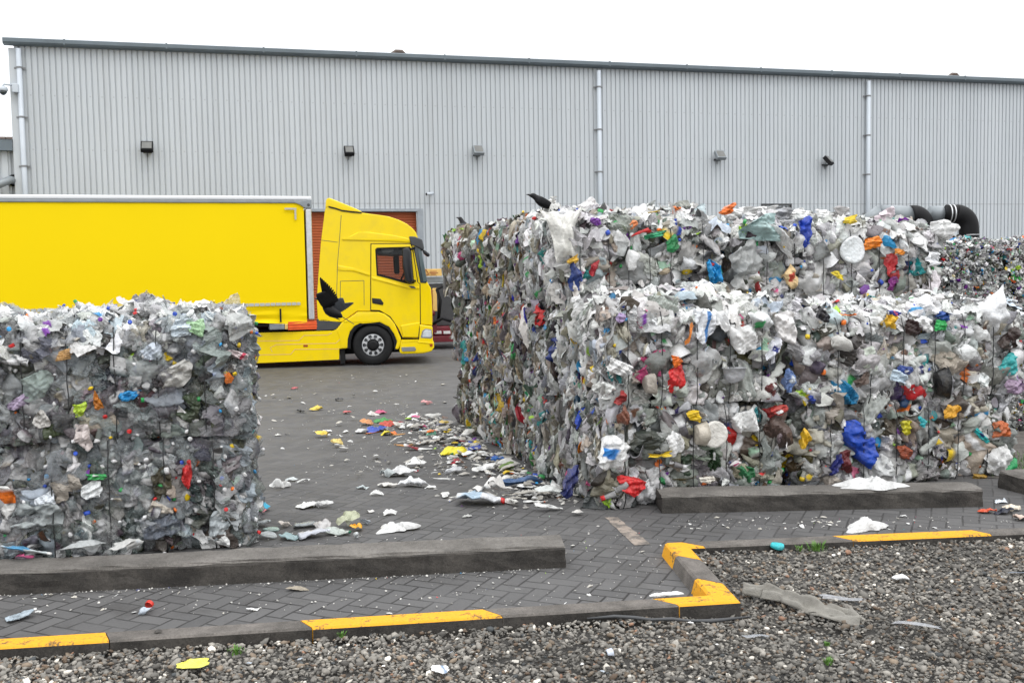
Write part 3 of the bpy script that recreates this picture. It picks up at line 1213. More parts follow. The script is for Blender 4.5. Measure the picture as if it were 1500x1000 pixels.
class Bale:
    def __init__(s, label, group, x, y, z, yaw, L, D, H, mat='plastic', core='core', seed=0, category='bale'):
        s.L, s.D, s.H, s.mat = L, D, H, mat
        s.root = empty('plastic_bale' if mat != 'metal_can' else 'can_bale', (x, y, z), yaw, label, category, group)
        s.inv = s.root.matrix_basis.inverted()
        s.items = []
        s.sd = rng.uniform(0, 20, 8)
        s.core_mat = core
        s.heap = 1.0

    def bulge(s, a, b):
        return .035 * math.sin(a * 5 + s.sd[0]) * math.cos(b * 6 + s.sd[1]) + .025 * math.sin(a * 11 + b * 4 + s.sd[2])

    def frame(s, face, a, b):
        L, D, H = s.L, s.D, s.H
        if face == 'front':
            p, t, u, la, lb = (a, 0, b), (1, 0, 0), (0, 0, 1), (-L / 2, L / 2), (0, H)
        elif face == 'left':
            p, t, u, la, lb = (-L / 2, -a, b), (0, -1, 0), (0, 0, 1), (-D, 0), (0, H)
        elif face == 'right':
            p, t, u, la, lb = (L / 2, a, b), (0, 1, 0), (0, 0, 1), (0, D), (0, H)
        else:
            p, t, u, la, lb = (a, b, H), (1, 0, 0), (0, 1, 0), (-L / 2, L / 2), (0, D)
        p, t, u = np.array(p, float), np.array(t, float), np.array(u, float)
        n = np.cross(t, u)
        return p, t, u, n, la, lb

    def push(s, face, a, b, d):
        p, t, u, n, la, lb = s.frame(face, a, b)
        r = .13 if s.mat != 'metal_can' else .05
        tilt = np.zeros(3)
        inn = 0
        for v, lo, hi, ax in ((a, *la, t), (b, *lb, u)):
            for e, sg in ((v - lo, -1), (hi - v, 1)):
                if e < r:
                    q = (r - max(e, 0)) / r
                    inn += r * (1 - math.sqrt(max(0, 1 - q * q))) * .75
                    tilt += ax * sg * q * .8
        n2 = n + tilt
        n2 /= np.linalg.norm(n2)
        t2 = t - n2 * np.dot(t, n2)
        t2 /= np.linalg.norm(t2)
        u2 = np.cross(n2, t2)
        pos = p + n * (d + s.bulge(a, b) - inn)
        return pos, np.stack([t2, u2, n2], 1)

    def cover(s, face, style, pal, dens=1.0, amin=None, amax=None, bmin=None, bmax=None):
        _, _, _, _, la, lb = s.frame(face, 0, 0)
        a0, a1 = la[0] if amin is None else amin, la[1] if amax is None else amax
        b0, b1 = lb[0] if bmin is None else bmin, lb[1] if bmax is None else bmax
        area = (a1 - a0) * (b1 - b0)
        layers = {
            # (count per m2, size lo, size hi, depth lo, depth hi, kinds, tilt)
            'mixed': [(40, .14, .22, -.17, -.08, ('plastic_bag', 'crushed_jug', 'plastic_bag'), .35),
                      (60, .12, .215, -.07, .02, ('crushed_jug', 'plastic_bag', 'plastic_film', 'plastic_bag', 'plastic_bag', 'crushed_jug', 'plastic_tub', 'crushed_bottle'), .42),
                      (46, .05, .10, -.05, .03, ('plastic_film', 'plastic_bag', 'plastic_bag', 'plastic_tub', 'plastic_film', 'plastic_strip', 'crushed_bottle', 'lid'), .7),
                      (26, .016, .04, 0, .04, ('plastic_film', 'plastic_strip', 'bottle_cap', 'plastic_film'), 1.0)],
            'pet': [(60, .14, .22, -.15, -.06, ('plastic_bag', 'plastic_film', 'plastic_bag'), .4),
                    (150, .10, .17, -.06, .03, ('crushed_bottle', 'crushed_bottle', 'crushed_bottle', 'plastic_bag', 'plastic_film', 'plastic_bag', 'crushed_jug'), .5),
                    (80, .05, .12, -.03, .04, ('plastic_film', 'crushed_bottle', 'crushed_bottle', 'plastic_bag', 'plastic_strip', 'plastic_tub'), .8),
                    (18, .012, .034, 0, .045, ('plastic_film', 'plastic_film', 'bottle_cap', 'plastic_strip'), 1.2)],
            'strata': [(150, .12, .22, -.10, -.01, ('plastic_strip', 'plastic_film', 'plastic_bag'), .3),
                       (330, .09, .19, -.06, .035, ('plastic_strip', 'plastic_strip', 'plastic_bag', 'plastic_film', 'plastic_bag'), .3),
                       (120, .025, .06, -.01, .035, ('plastic_strip', 'plastic_bag', 'plastic_film', 'crushed_jug'), .5)],
            'top': [(75, .11, .19, -.05, .02, ('plastic_bag', 'plastic_film', 'crushed_jug'), .3),
                    (110, .06, .14, .0, .09, ('plastic_film', 'plastic_bag', 'plastic_bag', 'crushed_jug', 'plastic_strip'), .8),
                    (60, .025, .06, 0, .06, ('plastic_film', 'plastic_strip', 'lid'), .9)],
            'can': [(500, .04, .065, -.03, .02, ('crushed_jug', 'plastic_tub', 'plastic_film'), 1.2),
                    (500, .028, .05, -.01, .03, ('crushed_jug', 'lid', 'plastic_film'), 1.2)],
        }[style]
        for li, (cnt, s0, s1, d0, d1, kinds, tl) in enumerate(layers):
            n = int(cnt * area * dens)
            # jittered grid so that the face is covered evenly
            nx = max(1, int(round(math.sqrt(n * (a1 - a0) / (b1 - b0)))))
            ny = max(1, int(round(n / nx)))
            for i in range(nx):
                for j in range(ny):
                    a = a0 + (i + rng.uniform(-.15, 1.15)) / nx * (a1 - a0)
                    b = b0 + (j + rng.uniform(-.15, 1.15)) / ny * (b1 - b0)
                    ma, mb_ = (.05, .03) if style in ('mixed', 'pet') else (0, 0)
                    a, b = min(max(a, a0 + ma), a1 - ma), min(max(b, b0 + mb_), b1 - mb_)
                    kind = kinds[rng.integers(0, len(kinds))]
                    size = rng.uniform(s0, s1) * (.75 if kind in ('plastic_tub', 'lid') else 1)
                    if kind == 'bottle_cap':
                        size = rng.uniform(.014, .018)
                    up = .06 * s.heap * math.sin(math.pi * min(max(b / s.D, 0), 1)) * (1 + .5 * math.sin(a * 4 + s.sd[3])) if face == 'top' else 0
                    pos, M = s.push(face, a, b, rng.uniform(d0, d1) + up)
                    if style == 'strata':
                        # edge on: sheet normal along the face, long side upright
                        spin = math.pi / 2 + rng.normal(0, .2)
                        A = rot((0, 1, 0), rng.choice([-1, 1]) * rng.uniform(.85, 1.5)) @ rot((1, 0, 0), rng.normal(0, .25)) @ rot((0, 0, 1), spin)
                        asp = (1, rng.uniform(.6, 1.1), 1)
                        if kind in ('plastic_film', 'plastic_bag', 'crushed_jug'):
                            A = rot((0, 1, 0), rng.choice([-1, 1]) * rng.uniform(.1, .8)) @ rot((1, 0, 0), rng.normal(0, .2)) @ rot((0, 0, 1), rng.normal(0, .2))
                            asp = (rng.uniform(.28, .5), 1, rng.uniform(.5, .9))
                    else:
                        A = euler(rng.normal(0, tl * .55), rng.normal(0, tl * .55), rng.uniform(0, 6.28))
                        asp = (1, rng.uniform(.65, 1.05), .62 if kind == 'crushed_jug' else .8)
                    if style == 'pet' and kind == 'crushed_bottle':
                        asp = (1, 1.15, 1)
                    nm, c, al, acc = colour(pal, kind)
                    if acc and size > .11 and rng.random() < .5:
                        nm, c, al, acc = colour(pal, kind)
                    if style == 'pet' and acc and size > .07:
                        nm, c, al, acc = 'clear', np.array(NEUT['clear']) * rng.uniform(.7, 1), rng.uniform(.5, .8), False
                    s2 = np.array(ACC[ACN[rng.integers(0, len(ACN))]]) if rng.random() < (.1 if style == 'pet' else .3) else np.array((.7, .7, .7)) * (.6 if style == 'pet' else 1)
                    if acc:
                        s2 = np.array((.75, .75, .74))
                    cp = np.array(ACC[['blue', 'blue', 'light blue', 'red', 'green', 'orange', 'yellow'][rng.integers(0, 7)]]) if rng.random() < (.35 if style == 'pet' else .6) else np.array((.75, .75, .75))
                    V, T, C = place(kind, size, pos, M @ A, c, al, s2, cp, None, asp)
                    if face != 'top':
                        V[:, 2] = np.where(V[:, 2] < .004, .004 + (.004 - V[:, 2]) * .05, V[:, 2])
                    s.items.append((size * (.5 if li == 0 else 1) * (-1 if kind == 'crushed_jug' and len(V) > 162 else 1) * (.0 if face == 'top' and size < .08 else 1) * rng.uniform(.8, 1.2), kind, nm, acc, V, T, C))
        return s

    def feature(s, kind, px, py, w, h, col, label, face='front', out=.05, spin=0., tilt=(0, 0), sec=None, alpha=1.0, n=23, dome=.3, crease=.13, folds=2, ragged=.25):
        """a piece that stands out in the photograph, set into the face where it is seen"""
        mw = s.root.matrix_basis
        nl = {'front': (0, -1, 0), 'left': (-1, 0, 0), 'top': (0, 0, 1)}[face]
        pl = {'front': (0, 0, 0), 'left': (-s.L / 2, 0, 0), 'top': (0, 0, s.H)}[face]
        nw = np.array(mw.to_3x3() @ Vector(nl))
        p = s.inv @ Vector(hit(px, py, np.array(mw @ Vector(pl)), nw))
        pos = np.array(p) + np.array(nl) * out
        _, t, u, nn, _, _ = s.frame(face, 0, 0)
        M = np.stack([t, u, nn], 1) @ euler(tilt[0], tilt[1], spin)
        tpl = t_sheet(n, dome * .6, crease * 1.6, folds, ragged, 0, .22) if kind in ('plastic_bag', 'plastic_film') else {'crushed_jug': lambda: t_jug(False), 'pleat': lambda: t_pleat(23), 'plastic_tub': t_tub, 'lid': t_lid, 'crushed_bottle': t_bottle, 'plastic_strip': t_strip, 'bottle_cap': t_cap}[kind]()
        m = .5
        V, T, C = place(kind, 1.0, pos, M, np.array(col), alpha, None if sec is None else np.array(sec), None if sec is None else np.array(sec), tpl, (w * m, h * m, max(w, h) * m * .8))
        o = mesh_np('plastic_film' if kind == 'pleat' else kind, V, T, s.mat, s.root, C, kind not in FLAT and kind != 'pleat')
        if label:
            o['label'] = label
        return s

    def finish(s, nparts, wires=(), core_top=True):
        L, D, H = s.L, s.D, s.H
        # core: a lumpy rounded block, coloured near black to put shade in the gaps
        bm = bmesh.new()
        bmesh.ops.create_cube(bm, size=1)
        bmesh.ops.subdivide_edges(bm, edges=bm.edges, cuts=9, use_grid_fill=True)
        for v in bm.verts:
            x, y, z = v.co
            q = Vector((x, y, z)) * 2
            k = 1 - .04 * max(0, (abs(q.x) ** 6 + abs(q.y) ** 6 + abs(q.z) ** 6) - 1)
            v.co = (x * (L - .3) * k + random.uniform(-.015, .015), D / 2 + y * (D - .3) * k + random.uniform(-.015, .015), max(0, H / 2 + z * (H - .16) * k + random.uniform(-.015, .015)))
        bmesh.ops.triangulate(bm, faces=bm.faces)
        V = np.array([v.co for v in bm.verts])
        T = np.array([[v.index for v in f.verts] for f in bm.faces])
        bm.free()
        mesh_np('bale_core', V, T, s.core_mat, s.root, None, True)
        s.items.sort(key=lambda i: -i[0])
        for sz, kind, nm, acc, V, T, C in s.items[:nparts]:
            o = mesh_np(kind, V, T, s.mat, s.root, C, kind not in FLAT)
            if acc:
                o['label'] = f"{nm} {kind.replace('_', ' ')}"
        rest = s.items[nparts:]
        if rest:
            offs = np.cumsum([0] + [len(i[4]) for i in rest[:-1]])
            V = np.concatenate([i[4] for i in rest])
            T = np.concatenate([i[5] + o for i, o in zip(rest, offs)])
            C = np.concatenate([i[6] for i in rest])
            o = mesh_np('plastic_scraps' if s.mat != 'metal_can' else 'flattened_cans', V, T, s.mat, s.root, C, np.concatenate([np.full(len(i[5]), i[1] not in FLAT) for i in rest]))
            o['kind'] = 'stuff'
        for x in wires:
            mb = MB()
            mb.smooth = True
            pts = []
            m = 12
            wob = lambda k: .004 * math.sin(k * 1.7 + x * 9)
            for k in range(m + 1):
                pts.append((x + wob(k), -.07 - .005 * math.sin(k * 2.1 + x) + .04 * max(0, abs(k / m - .5) * 2 - .75) / .25, .0 + H * k / m))
            for k in range(1, 7):
                pts.append((x + wob(k + 3), D * k / 6, H + .005 + .02 * math.sin(k)))
            mb.tube(pts, .0048, 5)
            mb.build('wire', 'wire_steel', s.root)
        s.items = []


# ------------------------------------------------------------------ the bale stacks
# left stack of clear bottles
lp = G(383, 797)
yaw = R(12.8)
ex, ey = np.array([math.cos(yaw), math.sin(yaw), 0]), np.array([-math.sin(yaw), math.cos(yaw), 0])
LL = 2.55
c0 = lp - ex * (LL / 2 + .10)
GB = 'bales of crushed clear bottles'
b = Bale('lower bale of crushed clear bottles behind the long concrete block', GB, c0[0], c0[1], 0, yaw, LL, 1.15, .93, 'clear', 'core_pet')
b.cover('front', 'pet', 'pet').cover('right', 'pet', 'pet')
for a in ((135, 715, .17, .16, (.78, .80, .80), 'white crumpled bag', None), (70, 728, .16, .14, (.7, .74, .78), 'white and light blue wrapper', (.03, .3, .62)),
          (272, 695, .10, .24, (.6, .03, .03), 'red printed wrapper', (.6, .6, .6)), (326, 765, .20, .30, (.55, .6, .62), 'long clear bottle', None),
          (240, 772, .3, .26, (.16, .18, .22), 'dark bluish film', None), (235, 742, .22, .16, (.52, .47, .40), 'beige tray', None),
          (143, 695, .14, .08, (.06, .42, .12), 'green label', (.6, .62, .6)), (50, 755, .4, .3, (.50, .54, .54), 'clear crushed film', None)):
    b.feature('plastic_bag', a[0], a[1], a[2] * .95, a[3] * .85, a[4], a[5], sec=a[6], alpha=.7 if 'clear' in a[5] or 'film' in a[5] else 1, spin=rng.uniform(-.4, .4), out=.08)
for px, py, c in ((268, 674, 'blue'), (278, 673, 'red'), (326, 697, 'blue'), (341, 712, 'orange'), (332, 742, 'red'), (72, 694, 'light blue'), (204, 788, 'light blue'), (114, 661, 'blue'), (330, 713, 'white')):
    b.feature('bottle_cap', px, py, .034, .034, ACC.get(c, (.75, .75, .75)), c + ' bottle cap', out=.095, tilt=(rng.normal(0, .4), rng.normal(0, .4)))
b.finish(95, [-1.05, -.62, -.2, .22, .64, 1.02])
b = Bale('upper bale of crushed clear bottles, its top heaped with pale film', GB, c0[0], c0[1], .925, yaw - R(.6), LL, 1.15, .90, 'clear', 'core_pet')
b.cover('front', 'pet', 'pet').cover('right', 'pet', 'pet').cover('top', 'top', 'pettop', 1.1)
for a in ((288, 480, .13, .17, (.40, .62, .36), 'pale green card', None, 0), (265, 480, .2, .16, (.6, .68, .74), 'pale blue wrapper', (.7, .2, .3), 0),
          (222, 517, .2, .17, (.50, .55, .62), 'white and blue wrapper', (.02, .08, .4), .4), (258, 545, .30, .26, (.5, .49, .46), 'crumpled pale bag', (.05, .05, .05), .3),
          (95, 520, .17, .10, (.62, .36, .14), 'orange tinted wrap', None, .2), (28, 527, .3, .1, (.7, .7, .7), 'white and blue tray', (.1, .4, .7), -.25),
          (192, 578, .20, .10, (.02, .30, .66), 'light blue shoe shaped wrapper', (.5, .6, .7), .1), (120, 598, .10, .12, (.45, .62, .05), 'lime wrapper', None, .2),
          (125, 640, .2, .24, (.62, .55, .53), 'red and white printed bag', (.62, .02, .02), -.3), (145, 585, .08, .17, (.5, .17, .02), 'orange plastic', None, .2),
          (338, 552, .11, .10, (.75, .2, .03), 'orange sleeve', None, .3), (350, 517, .17, .09, (.6, .5, .5), 'pink printed bottle label', (.55, .05, .1), -.5),
          (55, 560, .24, .3, (.45, .54, .50), 'pale green clear bag', None, 0), (60, 612, .18, .15, (.58, .56, .53), 'beige tub', None, 0),
          (350, 480, .30, .24, (.52, .53, .51), 'clear crushed jug', None, 0), (28, 588, .18, .13, (.45, .36, .5), 'purple and white wrapper', (.2, .04, .3), .4)):
    b.feature('plastic_bag', a[0], a[1], a[2] * .95, a[3] * .85, a[4], a[5], sec=a[6], spin=a[7], alpha=.6 if 'clear' in a[5] else 1, out=.08, dome=.25)
for px, py, c in ((150, 467, 'purple'), (193, 471, 'blue'), (258, 459, 'blue'), (316, 546, 'blue'), (345, 546, 'yellow'), (18, 481, 'light blue'), (347, 597, 'white'), (192, 629, 'red'), (157, 608, 'red'), (280, 640, 'white')):
    b.feature('bottle_cap', px, py, .036, .036, ACC.get(c, (.75, .75, .75)), c + ' bottle cap', out=.095, tilt=(rng.normal(0, .4), rng.normal(0, .4)))
b.finish(100, [-1.05, -.7, -.38, -.05, .3, .62, .98])

# right stack
yaw = R(16.5)
ex, ey = np.array([math.cos(yaw), math.sin(yaw), 0]), np.array([-math.sin(yaw), math.cos(yaw), 0])
O = G(884, 746)
GR = 'bales of mixed white plastic'


def rbale(label, x0, x1, y, z, H, dyaw=0.0, D=1.16):
    c = O + ex * (x0 + x1) / 2 + ey * y
    return Bale(label, GR, c[0], c[1], z, yaw + R(dyaw), x1 - x0, D, H)


W = (.78, .78, .77)
b = rbale('bottom front corner bale of mixed plastic with a red wrapper and navy panel low down', 0, 1.87, 0, 0, .92, 1.0)
b.cover('front', 'mixed', 'lower').cover('left', 'strata', 'lower').cover('right', 'mixed', 'lower', .8, amax=.6)
for a in (('plastic_bag', 921, 708, .24, .24, ACC['red'], 'torn red wrapper', None, .2), ('plastic_bag', 832, 703, .13, .3, ACC['navy'], 'navy blue panel', None, -.35),
          ('plastic_bag', 893, 660, .38, .30, W, 'white bag with blue triangle', (.03, .22, .6), -.2), ('lid', 1040, 634, .26, .26, (.72, .70, .65), 'round off white lid', None, 0),
          ('plastic_tub', 1020, 634, .22, .26, (.55, .5, .42), 'dirty white tub', None, 0), ('plastic_strip', 960, 663, .23, .16, ACC['yellow'], 'yellow strip', None, 0),
          ('plastic_bag', 1013, 607, .15, .11, (.75, .5, .01), 'yellow panel', None, 0), ('crushed_jug', 1072, 676, .17, .1, (.75, .72, .72), 'white bottle with pink label', ACC['pink'], .3),
          ('plastic_bag', 1087, 690, .16, .2, (.02, .14, .05), 'green film', None, .4), ('crushed_jug', 940, 750 - 3, .13, .07, (.25, .38, .6), 'blue flattened bottle', None, 0),
          ('plastic_bag', 1030, 700, .14, .09, (.7, .66, .58), 'cream wrapper', None, .2), ('plastic_bag', 908, 605, .12, .2, (.2, .07, .04), 'brown panel', None, .1),
          ('plastic_bag', 985, 645, .2, .22, W, 'white creased bag', None, .4), ('plastic_bag', 1085, 615, .26, .26, W, 'large white creased bag', None, .2)):
    b.feature(a[0], a[1], a[2], a[3], a[4], a[5], a[6], sec=a[7], spin=a[8], out=.095)
b.finish(86, [-.75, -.4, -.05, .3, .66])
b = rbale('second tier front corner bale of mixed plastic with a bright red bag', 0.04, 1.86, .03, .92, .93, -.6)
b.cover('front', 'mixed', 'mixed').cover('left', 'strata', 'mixed').cover('top', 'top', 'top', .9).cover('right', 'mixed', 'lower', .8, amax=.6)
for a in (('plastic_bag', 986, 552, .2, .24, ACC['red'], 'bright red bag', None, .2), ('plastic_tub', 1068, 548, .30, .26, (.45, .46, .48), 'grey bucket', None, 1.57),
          ('plastic_bag', 1028, 478, .22, .3, (.72, .74, .77), 'white bag with blue print', (.05, .2, .5), -.1), ('plastic_bag', 1083, 495, .32, .30, W, 'white bag with orange and yellow print', (.85, .35, .03), .2),
          ('plastic_bag', 1145, 480, .24, .3, (.76, .74, .73), 'white bag with red letters', (.6, .05, .03), .1), ('plastic_bag', 1128, 510, .10, .32, (.74, .75, .80), 'white sleeve with navy letters', (.02, .03, .2), -.5),
          ('plastic_bag', 1105, 470, .26, .24, (.66, .68, .68), 'milky bag with green print', (.04, .4, .12), .1), ('plastic_bag', 985, 525, .11, .12, ACC['orange'], 'orange scrap', None, .4),
          ('plastic_bag', 905, 465, .10, .10, (.4, .3, .5), 'lilac film', None, 0), ('plastic_bag', 1125, 570, .17, .14, (.10, .015, .015), 'dark red film', None, .3),
          ('plastic_bag', 905, 540, .26, .14, W, 'white plate edge', None, -.35), ('plastic_bag', 905, 580, .18, .12, (.3, .02, .02), 'dark red wrapper', None, .3),
          ('plastic_tub', 945, 560, .2, .24, (.42, .38, .33), 'stained square tub', None, .1), ('plastic_strip', 1003, 488, .2, .12, (.75, .25, .04), 'orange edge strip', None, 1.2),
          ('plastic_bag', 1150, 555, .14, .22, (.12, .2, .42), 'blue and white bag', (.6, .65, .7), -.4)):
    b.feature(a[0], a[1], a[2], a[3], a[4], a[5], a[6], sec=a[7], spin=a[8], out=.095)
b.feature('plastic_bag', 803, 458, .22, .26, ACC['red'], 'bright red bag', 'left', .1, .2)
b.feature('plastic_bag', 822, 515, .2, .34, (.012, .03, .17), 'navy and white bag', 'left', .08, -.3, sec=(.7, .7, .72))
b.feature('pleat', 780, 480, .36, .5, (.66, .62, .58), 'large off white sack', 'left', .08, .3)
b.finish(82, [-.7, -.36, .0, .34, .68])

b = rbale('bottom right hand bale of mixed plastic with a large torn blue bag', 2.13, 4.62, .0, 0, .84, 0)
b.cover('front', 'mixed', 'lower').cover('left', 'mixed', 'lower', .8, amin=-.6)
for a in (('plastic_bag', 1258, 648, .46, .40, (.008, .06, .42), 'large torn blue bag', None, -.5), ('plastic_bag', 1215, 682, .10, .3, (.015, .02, .16), 'navy strip of film', None, -.6),
          ('plastic_bag', 1232, 670, .12, .26, (.13, .015, .02), 'dark red film', None, .1), ('plastic_bag', 1314, 660, .22, .15, (.30, .06, .02), 'rust brown wrapper', None, -.2),
          ('plastic_bag', 1388, 601, .2, .16, (.75, .38, .03), 'yellow orange wrapper', None, 0), ('plastic_bag', 1342, 615, .12, .1, (.02, .38, .42), 'teal wrapper', None, -.3),
          ('plastic_bag', 1320, 622, .12, .16, (.55, .5, .02), 'yellow film', None, .3), ('plastic_bag', 1430, 637, .2, .07, (.02, .45, .45), 'turquoise tube', (.01, .04, .2), -.7),
          ('plastic_bag', 1459, 627, .2, .17, (.5, .12, .03), 'orange red wrapper', None, 0), ('plastic_bag', 1455, 670, .34, .36, (.66, .66, .65), 'milky crumpled bag', None, 0),
          ('plastic_bag', 1172, 640, .13, .18, (.75, .45, .02), 'yellow bag', None, 0), ('crushed_jug', 1370, 657, .2, .12, (.07, .07, .075), 'dark flattened jug', None, 0),
          ('plastic_bag', 1430, 700, .24, .12, (.33, .19, .02), 'mustard film', None, -.3), ('crushed_jug', 1290, 680, .12, .2, (.6, .6, .6), 'white bottle', None, .2),
          ('plastic_bag', 1135, 600, .2, .1, (.45, .05, .04), 'red and white wrapper', W, .5)):
    b.feature(a[0], a[1], a[2], a[3], a[4], a[5], a[6], sec=a[7], spin=a[8], out=.095)
b.finish(85, [-1.0, -.62, -.24, .14, .5, .86])
b = rbale('second tier right hand bale of mixed plastic with a black tub and brown tray', 2.14, 4.78, .02, .84, .86, .5)
b.cover('front', 'mixed', 'mixed').cover('top', 'top', 'top', 1.0).cover('left', 'mixed', 'lower', .8, amin=-.6)
for a in (('plastic_tub', 1371, 560, .36, .36, (.008, .008, .009), 'black tub', None, .1), ('plastic_bag', 1469, 497, .26, .26, (.03, .014, .012), 'dark brown box', None, .2),
          ('plastic_bag', 1330, 478, .22, .16, (.03, .012, .012), 'dark brown tray', None, -.6), ('plastic_bag', 1345, 473, .24, .14, W, 'white tray', None, -.3),
          ('plastic_bag', 1293, 468, .24, .14, (.78, .46, .02), 'yellow cap shaped wrapper', None, -.4), ('plastic_bag', 1371, 476, .15, .12, (.03, .42, .10), 'green bag', None, 0),
          ('plastic_bag', 1373, 462, .16, .12, (.02, .08, .32), 'blue bag', None, 0), ('plastic_bag', 1264, 526, .22, .24, (.55, .6, .52), 'wrapper with green stripes', (.05, .3, .1), 0),
          ('plastic_bag', 1318, 541, .16, .1, (.015, .05, .25), 'blue label with white letters', (.8, .8, .8), -.3), ('plastic_bag', 1310, 552, .22, .16, (.55, .66, .75), 'pale blue bag', None, -.2),
          ('plastic_bag', 1470, 535, .22, .24, (.03, .36, .36), 'teal film', None, .4), ('plastic_bag', 1480, 565, .24, .18, (.35, .25, .36), 'lilac jug', None, 0),
          ('plastic_bag', 1198, 461, .14, .13, (.012, .012, .018), 'black scrap', None, -.4), ('plastic_bag', 1300, 458, .2, .05, (.015, .04, .3), 'navy twist of film', (.5, .05, .12), 0),
          ('crushed_jug', 1400, 515, .5, .4, (.68, .69, .68), 'large milky jug', None, 0), ('crushed_jug', 1215, 500, .3, .5, (.58, .57, .54), 'tall milky jug', None, 1.4),
          ('plastic_bag', 1255, 555, .16, .2, (.11, .075, .06), 'brown round lid', None, 0)):
    b.feature(a[0], a[1], a[2], a[3], a[4], a[5], a[6], sec=a[7], spin=a[8], out=.095)
b.feature('plastic_bag', 1300, 452, .6, .3, (.8, .8, .78), 'white film heaped on the top', 'top', .06, .1, dome=.25)
b.feature('pleat', 1455, 462, .55, .36, (.7, .71, .72), 'white sack heaped on the corner', 'front', .06, .5)
b.feature('plastic_bag', 1490, 452, .45, .3, (.72, .73, .75), 'white sack heaped on the corner', 'front', -.2, .3, crease=.3, n=21)
b.finish(83, [-1.0, -.62, -.24, .14, .5, .86])

# second row: three tiers
b = rbale('top bale of white plastic on which the black crow stands', .02, 1.86, 1.2, 1.86, .86, .4)
b.cover('front', 'mixed', 'mixed').cover('left', 'strata', 'mixed').cover('top', 'top', 'top', 1.0).cover('right', 'mixed', 'lower', .8, amax=.6)
for a in (('plastic_bag', 1040, 394, .15, .36, (.012, .27, .60), 'bright blue bag', None, .15), ('plastic_bag', 982, 358, .18, .16, (.02, .22, .07), 'green net bag', None, .7),
          ('plastic_strip', 934, 341, .22, .12, ACC['red'], 'red strip', None, .25), ('plastic_bag', 840, 405, .14, .3, (.02, .05, .22), 'blue panel', None, 0),
          ('plastic_bag', 866, 390, .1, .18, (.4, .02, .03), 'red panel', None, -.2), ('plastic_bag', 868, 325, .12, .08, ACC['purple'], 'purple scrap', None, 0),
          ('plastic_bag', 922, 330, .11, .1, (.65, .2, .06), 'orange scrap', None, 0), ('crushed_jug', 905, 345, .42, .32, W, 'large white jug', None, -.6),
          ('crushed_jug', 1005, 385, .42, .36, (.66, .67, .68), 'large pale jug', None, .3), ('crushed_jug', 925, 375, .36, .34, (.72, .72, .71), 'white crushed can', None, .6),
          ('crushed_jug', 878, 415, .3, .3, (.66, .66, .65), 'pale jug', None, 1.2), ('plastic_bag', 955, 345, .26, .09, (.03, .3, .14), 'green and blue bottle label', (.1, .4, .6), .1),
          ('pleat', 822, 345, .42, .5, (.76, .75, .70), 'draped white film', None, .1), ('plastic_bag', 845, 425, .16, .3, (.74, .70, .66), 'white bag with red lettering', (.6, .1, .1), .1),
          ('plastic_bag', 835, 340 + 40, .12, .1, (.75, .45, .05), 'yellow scrap', None, 0), ('crushed_jug', 968, 398, .25, .16, (.36, .29, .2), 'brown stained jug', None, 0)):
    b.feature(a[0], a[1], a[2], a[3], a[4], a[5], a[6], sec=a[7], spin=a[8], out=.095)
b.finish(82, [-.72, -.4, -.18, .06, .3, .68])
b = rbale('top right bale of white plastic draped with a pale green sheet', 2.10, 4.66, 1.2, 1.71, .90, -.3)
b.cover('front', 'mixed', 'mixed').cover('top', 'top', 'top', 1.0).cover('left', 'mixed', 'lower', .8, amin=-.6)
for a in (('plastic_film', 1112, 333, .46, .32, (.36, .50, .49), 'pale green plastic sheet', None, -.15), ('plastic_bag', 1172, 340, .16, .32, (.012, .05, .40), 'blue bag', None, .0),
          ('plastic_bag', 1276, 356, .28, .15, (.80, .23, .012), 'orange bowl', None, .15), ('plastic_bag', 1311, 370, .12, .09, (.75, .26, .02), 'orange lid', None, 0),
          ('plastic_bag', 1303, 390, .2, .27, (.42, .015, .02), 'dark red bag', None, -.1), ('plastic_bag', 1302, 413, .12, .2, (.22, .02, .19), 'purple film', None, -.2),
          ('plastic_bag', 1240, 323, .17, .1, (.80, .58, .03), 'yellow bag', None, .2), ('plastic_bag', 1220, 404, .15, .1, (.80, .62, .02), 'yellow scrap', None, -.4),
          ('lid', 1243, 366, .32, .3, (.76, .79, .80), 'white round lid', None, .3), ('crushed_jug', 1340, 352, .34, .3, W, 'large white jug', None, 0),
          ('crushed_jug', 1318, 362, .3, .36, (.68, .70, .70), 'milky jug', None, .2), ('crushed_jug', 1355, 400, .26, .4, (.66, .69, .66), 'tall milky canister', None, 1.4),
          ('plastic_bag', 1150, 405, .2, .26, (.7, .5, .25), 'yellow and red printed wrapper', (.55, .05, .03), .4), ('plastic_bag', 1140, 350, .1, .5, W, 'white strap of film', None, .6),
          ('plastic_bag', 1105, 415, .06, .25, (.3, .012, .015), 'dark red film', None, 0), ('crushed_jug', 1120, 375, .3, .3, (.42, .43, .42), 'grey clear jug', None, .5),
          ('plastic_bag', 1090, 380, .36, .4, (.36, .37, .365), 'grey clear film', None, .5), ('plastic_bag', 1375, 335, .3, .26, W, 'white sack on the corner', None, -.5)):
    b.feature(a[0], a[1], a[2], a[3], a[4], a[5], a[6], sec=a[7], spin=a[8], out=.095)
for hx in (1095, 1130, 1150, 1200, 1240):
    b.feature('plastic_bag', hx, 309 + (hx - 1095) * .03, .36, .16, (.74, .74, .73), None, 'front', -.3 - .1 * rng.random(), rng.uniform(-.3, .3))
b.feature('plastic_bag', 1075, 305, .24, .1, ACC['orange'], 'orange film on the top edge', 'front', -.1, .25)
b.feature('plastic_bag', 1172, 310, .25, .14, (.30, .31, .33), 'grey round tray on the top edge', 'front', -.3, .1)
b.feature('plastic_bag', 1315, 313, .3, .2, (.7, .6, .64), 'pink and blue printed film on the top', 'front', -.2, .1, sec=(.05, .1, .4))
b.finish(80, [-1.0, -.66, -.3, .06, .42, .8, 1.1])
